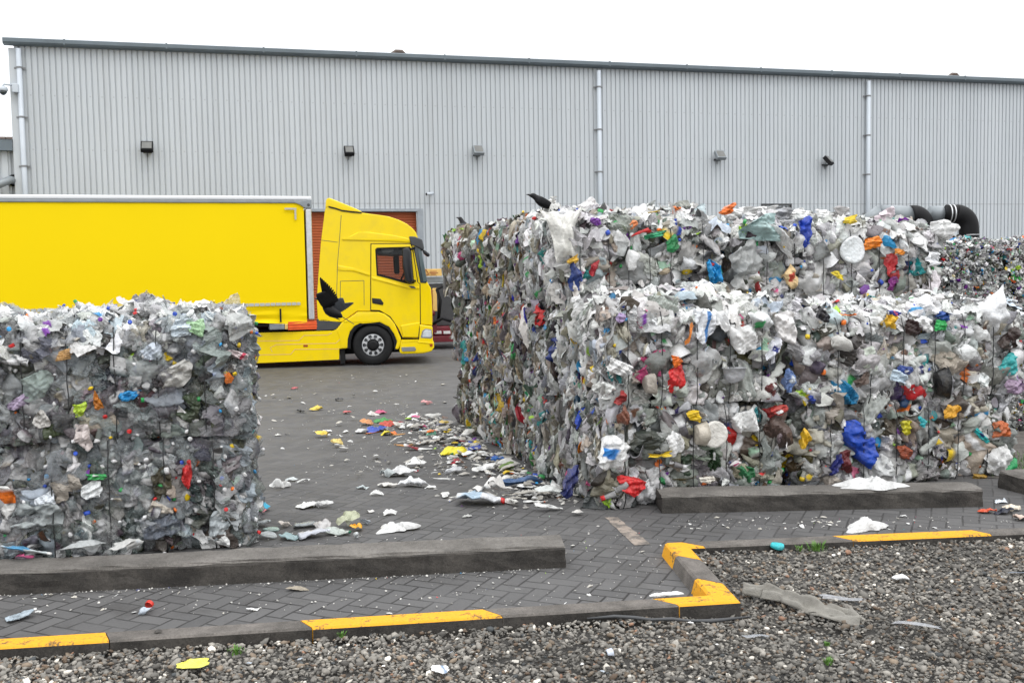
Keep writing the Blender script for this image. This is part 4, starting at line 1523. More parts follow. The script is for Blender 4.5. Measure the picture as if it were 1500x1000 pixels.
for ti, (nm, z0) in enumerate((('bottom', 0), ('middle', .92))):
    b = rbale(f'{nm} bale of the second row, striped end beside the front corner stack', .02, 1.95, 1.2, z0, .93, .5 - ti)
    b.cover('left', 'strata', 'lower')
    if ti:
        b.cover('top', 'top', 'top', .35, bmin=0, bmax=.3)
    b.finish(60)
    b = rbale(f'{nm} bale hidden in the second row behind the right hand front bales', 2.02, 4.6, 1.2, z0 * .935, .86, 0)
    b.cover('right', 'strata', 'strata', .35)
    b.finish(0)
names = {2: 'third', 3: 'fourth', 4: 'rearmost'}
for r in (2, 3, 4):
    for ti, nm in enumerate(('bottom', 'middle', 'top')):
        j = rng.normal(0, .05)
        b = rbale(f'{nm} bale of the {names[r]} row on the striped left flank of the stack', .02 + j, 1.95 + j, .02 + 1.2 * r, .925 * ti, .93 if ti < 2 else .87, rng.normal(0, .8), 1.17)
        b.cover('left', 'strata', 'strata', 1.0)
        if ti == 2:
            b.heap = .3
            b.cover('top', 'top', 'strata', .9)
        if r == 4:
            b.cover('right', 'strata', 'strata', .2)
        b.finish(50)

# bales of cans at the right edge
yaw2 = R(12)
e2 = np.array([math.cos(yaw2), math.sin(yaw2), 0])
oc = Dp(1364, 600, 13.2)
oc[2] = 0
GC = 'bales of flattened cans'
CW = {(0, 0): 'bottom bale of flattened cans beside the right end of the white plastic stack', (0, 1): 'middle bale of flattened cans in the column next to the white plastic',
      (0, 2): 'top bale of flattened cans next to the white plastic, below the black pipe elbow', (1, 0): 'bottom bale of flattened cans at the right edge of the yard',
      (1, 1): 'middle bale of flattened cans at the right edge of the yard', (1, 2): 'top bale of flattened cans at the right edge of the yard'}
for cx in range(2):
    for ti in range(3):
        c = oc + e2 * (.5 + 1.03 * cx)
        b = Bale(CW[(cx, ti)], GC, c[0], c[1], ti * .82, yaw2 + R(rng.normal(0, .6)), 1.03, 1.0, .82, 'metal_can', 'core')
        b.cover('front', 'can', 'can')
        if cx == 0:
            b.cover('left', 'can', 'can', .6)
        if ti == 2:
            b.cover('top', 'can', 'can', .6)
        b.finish(40 if (ti, cx) != (0, 0) else 20)

# ------------------------------------------------------------------ warehouse
WA = R(15.6)
ew, nw = np.array([math.cos(WA), math.sin(WA), 0]), np.array([math.sin(WA), -math.cos(WA), 0])
OW = np.array([0, 37.5, 0.0])


def Wp(px, py, out=0.0):
    p = hit(px, py, OW + nw * out, nw)
    return float(np.dot(p - OW, ew)), float(p[2])


ware = empty('warehouse', tuple(OW), WA, 'large warehouse clad in pale grey ribbed metal with an orange roller door', 'warehouse')
sL, zL = Wp(20, 64)
sR = 34.0
zE = 10.0
zE = Wp(750, 92)[1]
doorR, doorT = Wp(611, 310)
doorL = doorR - 6.2
PIT = .178


def cladding(name, s0, s1, ztop, opening, parent, y=0.0, pit=PIT):
    V, Fc = [], []
    prof = [(0, 0), (.118, 0), (.126, .042), (.160, .042), (.168, .0)]
    n = int((s1 - s0) / pit)
    col = []
    for i in range(n):
        for u, d in prof:
            col.append((s0 + i * pit + u * pit / .178, y + d))
    col.append((s0 + n * pit, y))

    def zb(s):
        return opening[2] if opening and opening[0] < s < opening[1] else 0.0
    for s_, d in col:
        V += [(s_, d, ztop), (s_, d, zb(s_))]
    for i in range(len(col) - 1):
        if zb(col[i][0]) != zb(col[i + 1][0]):
            # keep the edge of the opening upright
            k = len(V)
            V += [(col[i][0], col[i][1], zb(col[i + 1][0])), ]
        Fc.append((2 * i, 2 * i + 1, 2 * i + 3, 2 * i + 2))
    me = bpy.data.meshes.new(name)
    me.from_pydata(V, [], Fc)
    me.materials.append(MATS['cladding'])
    o = bpy.data.objects.new(name, me)
    COL.objects.link(o)
    o.parent = parent
    return o


cladding('wall', sL, sR, zE, (doorL, doorR, doorT), ware)
mb = MB()
mb.box((sL, .05, 0), (doorL - .02, .35, zE)).box((doorR + .02, .05, 0), (sR, .35, zE)).box((doorL - .02, .05, doorT + .02), (doorR + .02, .35, zE - .003))
mb.box((sL, .352, 0), (sL + .3, 30, zE)).box((sR - .3, .352, 0), (sR, 30, zE)).box((sL, 30, 0), (sR, 30.3, zE))
mb.build('wall_lining', 'cladding', ware)
mb = MB()
mb.prism([(0, 0), (0, .01)], 0, 1) if False else None
mb.add([(sL - .2, -.1, zE + .05), (sR + .2, -.1, zE + .05), (sR + .2, 15.2, zE + 1.0), (sL - .2, 15.2, zE + 1.0), (sR + .2, 30.6, zE + .05), (sL - .2, 30.6, zE + .05)], [(0, 1, 2, 3), (3, 2, 4, 5)])
mb.build('roof', 'mid_grey', ware)
# eaves gutter: a box section with a rounded lip
gut = [(-.02, zE - .09), (-.24, zE - .06), (-.28, zE - .01), (-.28, zE + .10), (-.22, zE + .13), (-.02, zE + .13)]
mb = MB()
V = [(sL - .28, y, z) for y, z in gut] + [(sR, y, z) for y, z in gut]
k = len(gut)
mb.add(V, [(i, (i + 1) % k, (i + 1) % k + k, i + k) for i in range(k)] + [tuple(range(k))[::-1], tuple(range(k, 2 * k))])
for i in range(14):
    x = sL + 1.5 + i * 3.1
    mb.box((x, -.284, zE - .05), (x + .05, -.02, zE + .135))
mb.build('gutter', 'gutter', ware)
# corner flashing
mb = MB()
mb.box((sL - .16, -.05, 0), (sL + .16, .048, zE - .162))
mb.box((sL - .16, .049, 0), (sL - .11, .5, zE - .165))
mb.build('corner_flashing', 'cladding', ware)
for px in (31, 877, 1271.5):
    s_, _ = Wp(px, 150, .12)
    mb = MB()
    mb.smooth = True
    mb.tube([(s_, -.16, zE - .2), (s_, -.15, 0.05)], .08, 14)
    o = mb.build('downpipe', 'pipe_white', ware)
    mb = MB()
    for z in np.arange(1.2, zE - .5, 1.55):
        mb.tube([(s_, -.15, z), (s_, -.15, z + .06)], .094, 14)
        mb.box((s_ - .17, -.06, z), (s_ + .17, -.035, z + .06))
    mb.build('pipe_bracket', 'mid_grey', o)
# roller door with frame
mb = MB()
mb.box((doorR, -.06, 0), (doorR + .2, .2, doorT + .003)).box((doorL - .2, -.06, 0), (doorL, .2, doorT + .003))
mb.box((doorL - .2, -.055, doorT + .006), (doorR + .2, .06, doorT + .1))
mb.build('door_frame', 'jamb', ware)
mb = MB()
ns = int(doorT / .095)
V, Fc = [], []
for i in range(ns + 1):
    z = i * doorT / ns
    for y, dz in ((.22, 0), (.195, .02), (.195, .065), (.22, .085)):
        V.append((doorL + .003, y, min(z + dz, doorT)))
        V.append((doorR - .003, y, min(z + dz, doorT)))
for i in range(len(V) // 2 - 1):
    Fc.append((2 * i, 2 * i + 1, 2 * i + 3, 2 * i + 2))
mb.add(V, Fc)
d = mb.build('roller_door', 'door_orange', ware)
d['label'] = 'orange brown roller door'
# louvre on the wall above the bales
s0, z0 = Wp(1117, 312)
s1, z1 = Wp(1157, 303)
mb = MB()
for i in range(5):
    zz = z1 - .12 * i
    mb.add([(s0, -.03, zz), (s1, -.03, zz), (s1, -.09, zz - .07), (s0, -.09, zz - .07)], [(0, 1, 2, 3)])
mb.box((s0 - .06, -.05, z1 - .6), (s0 - .005, -.002, z1 + .06)).box((s1 + .005, -.05, z1 - .6), (s1 + .06, -.002, z1 + .06)).box((s0 - .06, -.054, z1 + .063), (s1 + .06, -.002, z1 + .12))
mb.build('louvre', 'dark_grey', ware)
# small pieces on the roof edge
for px, py, nm in ((582, 79, 'roof_vent'), (1396, 115, 'roof_vent')):
    s_, z_ = Wp(px, py, -.6)
    mb = MB()
    mb.smooth = True
    mb.tube([(s_ - .2, .6, zE + .07), (s_ - .2, .6, zE + .26), (s_ - .05, .6, zE + .36), (s_ + .16, .6, zE + .36), (s_ + .26, .6, zE + .26)], .07, 10)
    mb.tube([(s_ - .2, .6, zE + .04), (s_ - .2, .6, zE + .1)], .13, 10)
    mb.build(nm, 'roof_brown', ware)


# annex at the far left, lower than the hall
def annex():
    sA, zA = Wp(0, 205)
    zt = Wp(10, 207)[1]
    x1 = sL - .165
    a = empty('annex', tuple(OW), WA, 'low grey clad annex joined to the left end of the warehouse', 'building')
    cladding('wall', x1 - 9, x1 - .02, zt - .3, None, a, .12, .24)
    mb = MB()
    mb.box((x1 - 9, .2, 0), (x1, 12, zt - .02))
    mb.build('wall_lining', 'cladding', a)
    mb = MB()
    mb.box((x1 - 9.2, -.1, zt - .3), (x1 - .004, .3, zt + .05))
    mb.build('fascia', 'gutter', a)
    mb = MB()
    mb.add([(x1 - 9.2, -.12, zt + .06), (x1 - .003, -.12, zt + .06), (x1 - .003, 6, zt + .62), (x1 - 9.2, 6, zt + .62), (x1 - .003, 12, zt + .06), (x1 - 9.2, 12, zt + .06)], [(0, 1, 2, 3), (3, 2, 4, 5)])
    mb.build('roof', 'cladding', a)
    mb = MB()
    for i in range(30):
        mb.tube([(x1 - 9 + i * .3, 5.6, zt + .72), (x1 - 9 + i * .3 + .28, 5.6, zt + .72)], .14, 8)
    mb.build('ridge', 'roof_brown', a)


annex()
sP, zP = Wp(19, 264)
pr = empty('exhaust_pipe', tuple(OW), WA, 'dull grey pipe slanting down from a hole in the annex wall', 'pipe')
mb = MB()
mb.smooth = True
mb.tube([(sP, .14, zP), (sP - .05, -.15, zP - .0), (sP - .35, -.3, zP - .16), (sP - 2.5, -.35, zP - 1.15)], .125, 14)
mb.build('tube', 'galv', pr)
mb = MB()
mb.smooth = True
mb.tube([(sP, .118, zP), (sP, .09, zP)], .19, 16)
mb.build('wall_collar', 'black', pr)


def floodlight(px, py, w, h, body, label, yaw_=0, glass='lens_grey'):
    s_, z_ = Wp(px, py)
    p = OW + ew * s_
    sc = float(np.linalg.norm(p[:2])) / F
    W_, H_ = w * sc, h * sc
    r = empty('floodlight', (p[0], p[1], z_), WA, label, 'floodlight', 'floodlights on the warehouse wall')
    til = -.7
    M = Matrix.Translation((0, -.30, 0)) @ Matrix.Rotation(yaw_, 4, 'Z') @ Matrix.Rotation(til, 4, 'X')

    def bxm(name, a, b, mat, bev=0):
        mb = MB()
        mb.box(a, b)
        mb.v = [tuple(M @ Vector(v)) for v in mb.v]
        return mb.build(name, mat, r, bevel=bev)
    bxm('housing', (-W_ / 2, -.05, -H_ * .62), (W_ / 2, .10, H_ * .62), body, .012)
    mb = MB()
    # frame with a sunk lens
    mb.box((-W_ / 2 + .04, -.058, -H_ * .62 + .05), (W_ / 2 - .04, -.053, H_ * .62 - .05))
    mb.v = [tuple(M @ Vector(v)) for v in mb.v]
    mb.build('lens', glass, r)
    mb = MB()
    mb.box((-W_ * .35, -.30, -H_ * .55), (-W_ * .3, -.035, -H_ * .45)).box((W_ * .3, -.30, -H_ * .55), (W_ * .35, -.035, -H_ * .45)).box((-W_ * .35, -.034, -H_ * .6), (W_ * .35, -.004, -H_ * .4))
    mb.tube([(0, -.02, -H_ * .6), (0, -.02, -H_ * 1.0)], .012, 6)
    mb.build('bracket', 'dark_grey', r)


floodlight(216, 216, 16, 13, 'black', 'black floodlight nearest the left end of the warehouse wall')
floodlight(510, 222, 14, 12, 'black', 'black floodlight above the roller door')
floodlight(698, 221, 15, 13, 'galv', 'pale grey floodlight midway along the wall, left of the middle downpipe')
floodlight(1050, 228, 14, 12, 'galv', 'pale grey floodlight to the right of the middle downpipe')
floodlight(1208, 236, 14, 11, 'black', 'black floodlight turned aside near the right downpipe', .7)

# dome camera at the corner and bullet camera above the door
s_, z_ = Wp(24, 131)
p = OW + ew * s_
r = empty('security_camera', (p[0], p[1], z_), WA, 'white dome camera on a bracket at the warehouse corner', 'camera')
mb = MB()
mb.box((-.08, -.28, -.14), (.10, -.055, .14))
mb.build('wall_box', 'pipe_white', r, bevel=.02)
mb = MB()
mb.smooth = True
mb.tube([(-.08, -.17, .1), (-.32, -.17, .12), (-.36, -.17, .05)], .035, 8)
mb.build('bracket', 'pipe_white', r)
mb = MB()
mb.smooth = True
mb.tube([(-.36, -.17, .06), (-.36, -.17, .03), (-.36, -.17, -.08), (-.36, -.17, -.10)], [.06, .13, .15, .13], 16)
mb.build('housing', 'pipe_white', r)
mb = MB()
mb.smooth = True
mb.tube([(-.36, -.17, -.101), (-.36, -.17, -.16), (-.36, -.17, -.21), (-.36, -.17, -.23)], [.12, .105, .06, .01], 16)
mb.build('dome', 'glass_dark', r)
s_, z_ = Wp(629, 284)
p = OW + ew * s_
r = empty('security_camera', (p[0], p[1], z_), WA, 'small white bullet camera above the corner of the roller door', 'camera')
mb = MB()
mb.smooth = True
mb.tube([(.1, -.16, 0), (-.16, -.28, -.03)], .055, 10)
mb.build('housing', 'pipe_white', r)
mb = MB()
mb.tube([(-.161, -.281, -.03), (-.17, -.285, -.031)], .045, 10)
mb.build('lens', 'black', r)
mb = MB()
mb.tube([(.06, -.13, 0), (.06, -.002, .0)], .03, 8)
mb.build('bracket', 'pipe_white', r)


# extraction duct at the right
def duct():
    dd = 31.0
    P_ = lambda x, y, d=dd: Vector(Dp(x, y, d))
    a0, a1 = P_(1285, 317), P_(1337, 316)
    r = empty('duct', tuple(P_(1420, 352) * 1), 0, 'grey and black duct with a black elbow turning down behind the can bales', 'duct')
    inv = r.location.copy()
    rad = 13.5 * dd / F

    def tb(name, pts, rr, mat, seg=20):
        mb = MB()
        mb.smooth = True
        mb.tube([p - inv for p in pts], rr, seg)
        return mb.build(name, mat, r)
    back = Vector((-.27, .96, 0)) * 6.5
    tb('pipe', [P_(1290, 313), P_(1338, 315)], rad * .95, 'galv')
    c = P_(1337, 330)
    arc = [P_(1338 + 14 * math.sin(t) , 330 - 15 * math.cos(t)) + Vector((0, .0 - .02, 0)) for t in np.linspace(-.25, 1.75, 12)]
    tb('elbow', arc + [P_(1352, 345)], rad * 1.06, 'black', 22)
    tb('pipe', [P_(1362, 313.5, dd + .3), P_(1390, 313, dd + .3)], rad * .86, 'galv')
    tb('cuff', [P_(1386, 313), P_(1400, 313)], rad * .97, 'black')
    for x in (1389, 1394.5):
        tb('clamp', [P_(x, 313), P_(x + 1.6, 313)], rad * 1.0, 'alu')
    arc = [P_(1399, 313)] + [P_(1401 + 18 * math.sin(t), 332 - 18.5 * math.cos(t)) for t in np.linspace(0, math.pi / 2, 10)] + [P_(1419.5, 345), P_(1420, 372)]
    tb('elbow', arc, rad * 1.02, 'black', 22)
    tb('clamp', [P_(1420, 343.6), P_(1420, 344.6)], rad * 1.045, 'alu')
    q = P_(1420, 372)
    tb('riser', [q, Vector((q.x, q.y, .02))], rad * 1.0, 'black')
    q = P_(1290, 313)
    tb('riser', [q, q + Vector((-.3, .05, -.1)), Vector((q.x - .45, q.y, .02))], rad * .95, 'galv')


duct()

# ------------------------------------------------------------------ lorry
TA = R(7)
TA2 = R(18)
et, nt_ = np.array([math.cos(TA), math.sin(TA), 0]), np.array([math.sin(TA), -math.cos(TA), 0])
OT = G(543, 535)
lorry = empty('lorry', tuple(OT), TA, 'yellow articulated lorry with a curtain sided trailer standing before the warehouse', 'lorry')


def T_(px, py, out=0.0):
    p = hit(px, py, OT + nt_ * out, nt_)
    return float(np.dot(p - OT, et)), float(p[2])


def Z(zx, zy, out=0.0):
    """point of the enlarged cab view (origin 360,260, 10/3 per pixel)"""
    return T_(360 + zx * .3, 260 + zy * .3, out)


def ZP(pts, out=0.0):
    return [Z(x, y, out) for x, y in pts]


WID = 2.5
cab_side = ZP([(470, 705), (352, 700), (346, 600), (356, 450), (367, 310), (378, 225), (386, 160), (392, 143), (405, 141), (470, 158), (565, 172), (650, 183), (700, 191), (745, 206),
               (785, 225), (815, 249), (832, 270), (843, 300), (853, 345), (868, 420), (884, 505), (893, 522), (904, 540), (908, 590), (911, 650), (911, 722), (848, 716), (842, 788),
               (764, 784), (740, 735), (702, 682), (652, 653), (545, 652)])
mb = MB()
mb.prism(cab_side, 0, WID)
cab = mb.build('cab', 'yellow_paint', None, mats=['yellow_paint', 'black'])
md = cab.modifiers.new('b', 'BEVEL')
md.width = .075
md.segments = 4
md.limit_method = 'ANGLE'
md.angle_limit = R(50)
finalize(cab)


def cutter(pts, y0, y1, mat):
    mb = MB()
    mb.prism(pts, y0, y1)
    c = mb.build('cut', mat)
    md = cab.modifiers.new('x', 'BOOLEAN')
    md.object = c
    md.operation = 'DIFFERENCE'
    md.solver = 'EXACT'
    finalize(cab)
    bpy.data.objects.remove(c)


win = ZP([(632, 352), (640, 342), (800, 337), (806, 345), (822, 516), (800, 521), (760, 512), (690, 492), (639, 478)])
cutter(ZP([(475, 330), (812, 322), (855, 500), (875, 560), (880, 690), (480, 640)]), .07, WID - .07, 'black')
cutter(win, -.3, WID + .3, 'black')
cab.data.materials.clear()
cab.data.materials.append(MATS['yellow_paint'])
cab.data.materials.append(MATS['black'])
# inside faces are dark trim
inner = [np.array(p) for p in ZP([(475, 330), (812, 322), (855, 500), (875, 560), (880, 690), (480, 640)])]
for p in cab.data.polygons:
    c = p.center
    n = p.normal
    p.material_index = 1 if (.05 < c.y < WID - .05 and p.material_index == 1) else 0
for p in cab.data.polygons:
    c = p.center
    if .06 < c.y < WID - .06 and inside(np.array([c.x + p.normal.x * .03]), np.array([c.z + p.normal.z * .03]), [tuple(q) for q in inner])[0] and abs(p.normal.y) < .5:
        p.material_index = 1
    if abs(p.normal.y) > .9 and .055 < c.y < WID - .055:
        p.material_index = 1
    p.use_smooth = True
cab.parent = lorry
wnm = cab.modifiers.new('wn', 'WEIGHTED_NORMAL')
es = cab.modifiers.new('es', 'EDGE_SPLIT')
es.split_angle = R(38)
cab.modifiers.move(1, 0)


def plate(name, pts, y0, y1, mat, parent, hole=None, bevel=.006):
    mb = MB()
    if hole is None:
        mb.prism(pts, y0, y1)
    else:
        loops = [[Vector((x, z, 0)) for x, z in pts], [Vector((x, z, 0)) for x, z in hole]]
        allp = pts + hole
        n = len(allp)
        V = [(x, y0, z) for x, z in allp] + [(x, y1, z) for x, z in allp]
        Fc = []
        for t in tessellate_polygon(loops):
            a, b_, c = t
            ar = (allp[b_][0] - allp[a][0]) * (allp[c][1] - allp[a][1]) - (allp[c][0] - allp[a][0]) * (allp[b_][1] - allp[a][1])
            if ar < 0:
                a, b_, c = a, c, b_
            Fc += [(a, b_, c), (c + n, b_ + n, a + n)]
        for st, cnt in ((0, len(pts)), (len(pts), len(hole))):
            for i in range(cnt):
                a, b_ = st + i, st + (i + 1) % cnt
                Fc.append((a, b_, b_ + n, a + n))
        mb.add(V, Fc)
    return mb.build(name, mat, parent, bevel=bevel, seg=2)


door = ZP([(613, 326), (805, 325), (812, 345), (838, 512), (849, 520), (851, 712), (842, 783), (766, 781), (745, 735), (706, 678), (655, 648), (612, 646)], .012)
win2 = ZP([(634, 353), (641, 344), (799, 339), (804, 346), (820, 514), (800, 518), (760, 509), (690, 489), (641, 476)], .012)
dr = plate('cab_door', door, -.018, .012, 'yellow_paint', cab, win2, .008)
seam = ZP([(609, 322), (808, 321), (816, 345), (842, 511), (853, 518), (855, 714), (846, 787), (762, 785), (741, 737), (702, 683), (653, 653), (608, 651)], .004)
win3 = ZP([(630, 350), (639, 340), (802, 335), (808, 345), (825, 518), (800, 523), (760, 514), (690, 494), (637, 481)], .004)
plate('door_seal', seam, -.006, .004, 'black', cab, win3, 0)
plate('window_rubber', ZP([(632, 350), (640, 342), (801, 337), (807, 346), (823, 517), (800, 521), (760, 512), (690, 492), (639, 479)], .02), -.022, .0, 'black', cab,
      ZP([(640, 358), (646, 350), (795, 346), (798, 352), (812, 505), (800, 509), (760, 500), (692, 481), (646, 470)], .02), .004)
plate('window_glass', ZP([(638, 356), (644, 348), (796, 344), (800, 350), (814, 507), (800, 511), (760, 502), (691, 483), (644, 472)], .0), .02, .028, 'window_glass', cab, None, 0)
plate('window_glass', ZP([(638, 356), (644, 348), (796, 344), (800, 350), (814, 507), (800, 511), (760, 502), (691, 483), (644, 472)], .0), WID - .03, WID - .022, 'window_glass', cab, None, 0)
plate('door_handle', ZP([(616, 588), (658, 592), (673, 612), (669, 623), (618, 613)], .03), -.034, -.01, 'black_gloss', cab, None, .006)
# windscreen: dark wrapped glass, with a lighter strip
ws = ZP([(817, 338), (850, 332), (857, 352), (872, 430), (886, 508), (880, 516), (852, 514), (838, 440)])
plate('windscreen', ws, -.014, WID + .014, 'glass_dark', cab, None, .02)
plate('windscreen_glass', ZP([(840, 345), (852, 340), (872, 430), (886, 506), (868, 510), (852, 430)]), -.022, WID + .022, 'screen_glass', cab, None, .01)
# body lines
def seam_line(pts, w=.012):
    mb = MB()
    P = ZP(pts, .002)
    for (a, b_) in zip(P[:-1], P[1:]):
        d = np.array([b_[0] - a[0], b_[1] - a[1]])
        L_ = np.linalg.norm(d)
        d /= L_
        n = np.array([-d[1], d[0]]) * w / 2
        A, B = np.array(a) - d * w * .3, np.array(b_) + d * w * .3
        mb.add([(A[0] - n[0], -.003, A[1] - n[1]), (B[0] - n[0], -.003, B[1] - n[1]), (B[0] + n[0], -.003, B[1] + n[1]), (A[0] + n[0], -.003, A[1] + n[1])], [(0, 1, 2, 3)])
    return mb


mb = MB()
for pts in ([(466, 185), (458, 300), (448, 420), (444, 560), (443, 690)], [(369, 306), (448, 316)], [(462, 506), (577, 503), (578, 622)], [(462, 506), (461, 640)]):
    m2 = seam_line(pts)
    mb.add(m2.v, m2.f)
mb.build('panel_seam', 'dark_grey', cab)
# raised roof side moulding and belt line, as real steps in the body
plate('roof_moulding', ZP([(470, 296), (500, 292), (545, 268), (600, 266), (720, 282), (806, 300), (812, 318), (700, 312), (560, 308), (470, 306)], .02), -.022, .01, 'yellow_paint', cab, None, .018)
plate('belt_moulding', ZP([(450, 428), (520, 440), (606, 470), (606, 482), (520, 456), (450, 452)], .02), -.02, .01, 'yellow_paint', cab, None, .016)
plate('belt_moulding', ZP([(614, 482), (700, 506), (800, 534), (848, 534), (848, 545), (800, 545), (700, 518), (614, 494)], .02), -.036, -.01, 'yellow_paint', cab, None, .012)
plate('door_skirt', ZP([(756, 722), (850, 706), (842, 780), (768, 778)], .03), -.05, -.01, 'yellow_paint', cab, None, .02)
plate('door_badge', ZP([(795, 528), (822, 531), (832, 541), (808, 540)], .03), -.046, -.03, 'dark_grey', cab, None, .004)
# spoiler over the roof, with side fins
sp = plate('roof_spoiler', ZP([(388, 152), (391, 112), (398, 101), (410, 100), (470, 124), (540, 153), (568, 168), (540, 175), (470, 163), (405, 143)]), -.01, WID + .01, 'yellow_paint', lorry, None, .03)
m2 = MB()
P = ZP([(404, 143), (440, 152), (470, 162), (520, 168), (566, 172)], .015)
for a, b_ in zip(P[:-1], P[1:]):
    m2.add([(a[0], -.016, a[1] - .018), (b_[0], -.016, b_[1] - .018), (b_[0], -.016, b_[1] + .018), (a[0], -.016, a[1] + .018)], [(0, 1, 2, 3)])
m2.build('spoiler_gap', 'black', sp)
# sun visor and mirrors
plate('sun_visor', ZP([(797, 286), (826, 288), (862, 302), (872, 345), (866, 358), (822, 332), (806, 326)], .1), -.06, WID + .06, 'dark_grey', lorry, None, .03)
plate('front_mirror', ZP([(868, 352), (876, 352), (902, 372), (901, 384), (893, 386), (870, 368)], .1), .25, .62, 'black_gloss', lorry, None, .02)
mr_ = plate('mirror', ZP([(764, 348), (795, 340), (806, 360), (818, 505), (806, 520), (778, 505), (766, 430)], .34), -.34, -.16, 'black_gloss', lorry, None, .04)
mb = MB()
mb.smooth = True
a, b_ = Z(806, 350, .2), Z(818, 345, 0)
mb.tube([(a[0], -.22, a[1]), (b_[0] + .03, .01, b_[1])], .03, 8)
a, b_ = Z(806, 505, .2), Z(824, 505, 0)
mb.tube([(a[0], -.22, a[1]), (b_[0] + .02, .01, b_[1])], .03, 8)
mb.build('mirror_arm', 'black', mr_)
# seat, dashboard and wheel inside
x0, z0 = Z(700, 640)
mb = MB()
mb.box((x0 - .3, .35, z0 - .1), (x0 + .35, .9, z0 + .12))
mb.build('seat', 'dark_grey', lorry, bevel=.05)
P = ZP([(775, 500), (850, 470), (872, 560), (870, 690), (790, 690)])
plate('dashboard', P, .12, WID - .12, 'black', lorry, None, .03)
P = ZP([(640, 352), (800, 345), (806, 372), (716, 378), (640, 372)])
plate('header_shelf', P, .12, WID - .12, 'dark_grey', lorry, None, .01)
plate('sun_blind', ZP([(664, 345), (720, 345), (724, 358), (700, 368), (668, 366), (660, 355)]), .1, .14, 'mid_grey', lorry, None, .01)
P = ZP([(722, 378), (752, 372), (756, 470), (728, 470)])
plate('seat_back', P, 1.5, 2.0, 'dark_grey', lorry, None, .04)
mb = MB()
mb.smooth = True
cx, cz = Z(770, 478)
ring = []
for i in range(25):
    t = 2 * math.pi * i / 24
    ring.append((cx + .10 * math.sin(t), .62 + .23 * math.cos(t), cz + .2 * math.sin(t)))
mb.tube(ring, .02, 6, False)
mb.build('steering_wheel', 'black', lorry)
# bumper, headlight, step
plate('bumper', ZP([(846, 716), (912, 726), (913, 790), (919, 806), (920, 830), (907, 848), (868, 858), (764, 862), (752, 856), (750, 842), (758, 790), (842, 792)]), -.03, WID + .03, 'yellow_paint', lorry, None, .045)
hl = plate('headlight', ZP([(860, 778), (866, 752), (878, 742), (905, 746), (909, 772), (902, 780)], .04), -.045, .35, 'lamp_glass', lorry, None, .02)
plate('headlight_bezel', ZP([(853, 782), (861, 748), (876, 737), (908, 741), (912, 778), (905, 786)], .03), -.036, .3, 'mid_grey', hl, None, .012)
plate('bumper_seam', ZP([(844, 714), (848, 714), (850, 735), (846, 790), (842, 790)], .04), -.034, -.01, 'black', lorry, None, 0)
plate('bumper_crease', ZP([(842, 800), (915, 806), (916, 812), (842, 806)], .04), -.042, -.01, 'yellow_paint', lorry, None, .006)
plate('fog_lamp', ZP([(898, 812), (912, 813), (912, 824), (900, 825)], .05), -.048, .1, 'amber', lorry, None, .004)
plate('cab_step', ZP([(760, 828), (825, 826), (832, 838), (826, 846), (764, 848)], .05), -.055, .2, 'mid_grey', lorry, None, .006)
plate('step_recess', ZP([(760, 792), (842, 790), (840, 800), (762, 806)], .03), -.036, .1, 'yellow_paint', lorry, None, .008)
plate('chassis', ZP([(-200, 745), (500, 745), (870, 790), (870, 850), (760, 856), (700, 720), (520, 720), (470, 868), (-200, 880)]), .35, WID - .35, 'black', lorry, None, 0)
# wheel arch: yellow flared band and black lining
arch_o = [(470, 706), (512, 680), (546, 655), (650, 656), (676, 664), (704, 684), (728, 715), (758, 784), (757, 812), (745, 840)]
arch_i = [(728, 838), (738, 800), (722, 762), (700, 730), (652, 706), (572, 706), (536, 722), (510, 752), (499, 790), (497, 832), (460, 836), (455, 780), (440, 745)]
plate('wheel_arch', ZP(arch_o + arch_i, .03), -.04, .5, 'yellow_paint', lorry, None, .03)
lin_o = [(742, 842), (740, 800), (724, 760), (701, 728), (652, 703), (571, 703), (534, 719), (507, 750), (495, 790), (494, 834)]
lin_i = [(512, 838), (514, 795), (524, 760), (546, 734), (580, 718), (648, 719), (690, 740), (710, 768), (722, 802), (724, 846)]
plate('arch_lining', ZP(lin_o + lin_i, .03), -.03, .9, 'black', lorry, None, .01)
plate('arch_back', ZP([(498, 832), (508, 750), (572, 706), (652, 706), (722, 762), (738, 838)]), .45, .5, 'black', lorry, None, 0)
# side skirt
sk = plate('side_skirt', ZP([(-220, 764), (80, 757), (425, 748), (440, 742), (470, 716), (530, 714), (512, 736), (500, 770), (497, 832), (456, 836), (456, 888), (80, 905), (-220, 917)], .02), -.03, .3, 'yellow_paint', lorry, None, .02)
for pts in ([(-100, 800), (260, 795), (285, 770), (400, 768), (420, 758)], [(-100, 868), (220, 862), (240, 838), (455, 836)], [(130, 850), (120, 830), (150, 815), (440, 808), (470, 780)]):
    m2 = seam_line(pts, .016)
    m2.v = [(x, -.0345, z) for x, y, z in m2.v]
    m2.build('skirt_seam', 'rust' if False else 'amber', sk) if False else m2.build('skirt_seam', 'plate_yellow', sk)
plate('side_marker', ZP([(280, 817), (302, 816), (304, 826), (282, 827)], .03), -.038, -.028, 'amber', lorry, None, .003)
plate('vent_slit', ZP([(468, 744), (490, 735), (492, 740), (470, 748)], .03), -.034, -.028, 'dark_grey', lorry, None, 0)
plate('mudflap', ZP([(459, 838), (482, 836), (484, 908), (462, 912)], .0), .05, .5, 'rubber', lorry, None, .005)
plate('cab_deck', ZP([(346, 690), (380, 690), (468, 710), (440, 742), (346, 748)], .0), .0, WID, 'dark_grey', lorry, None, .01)


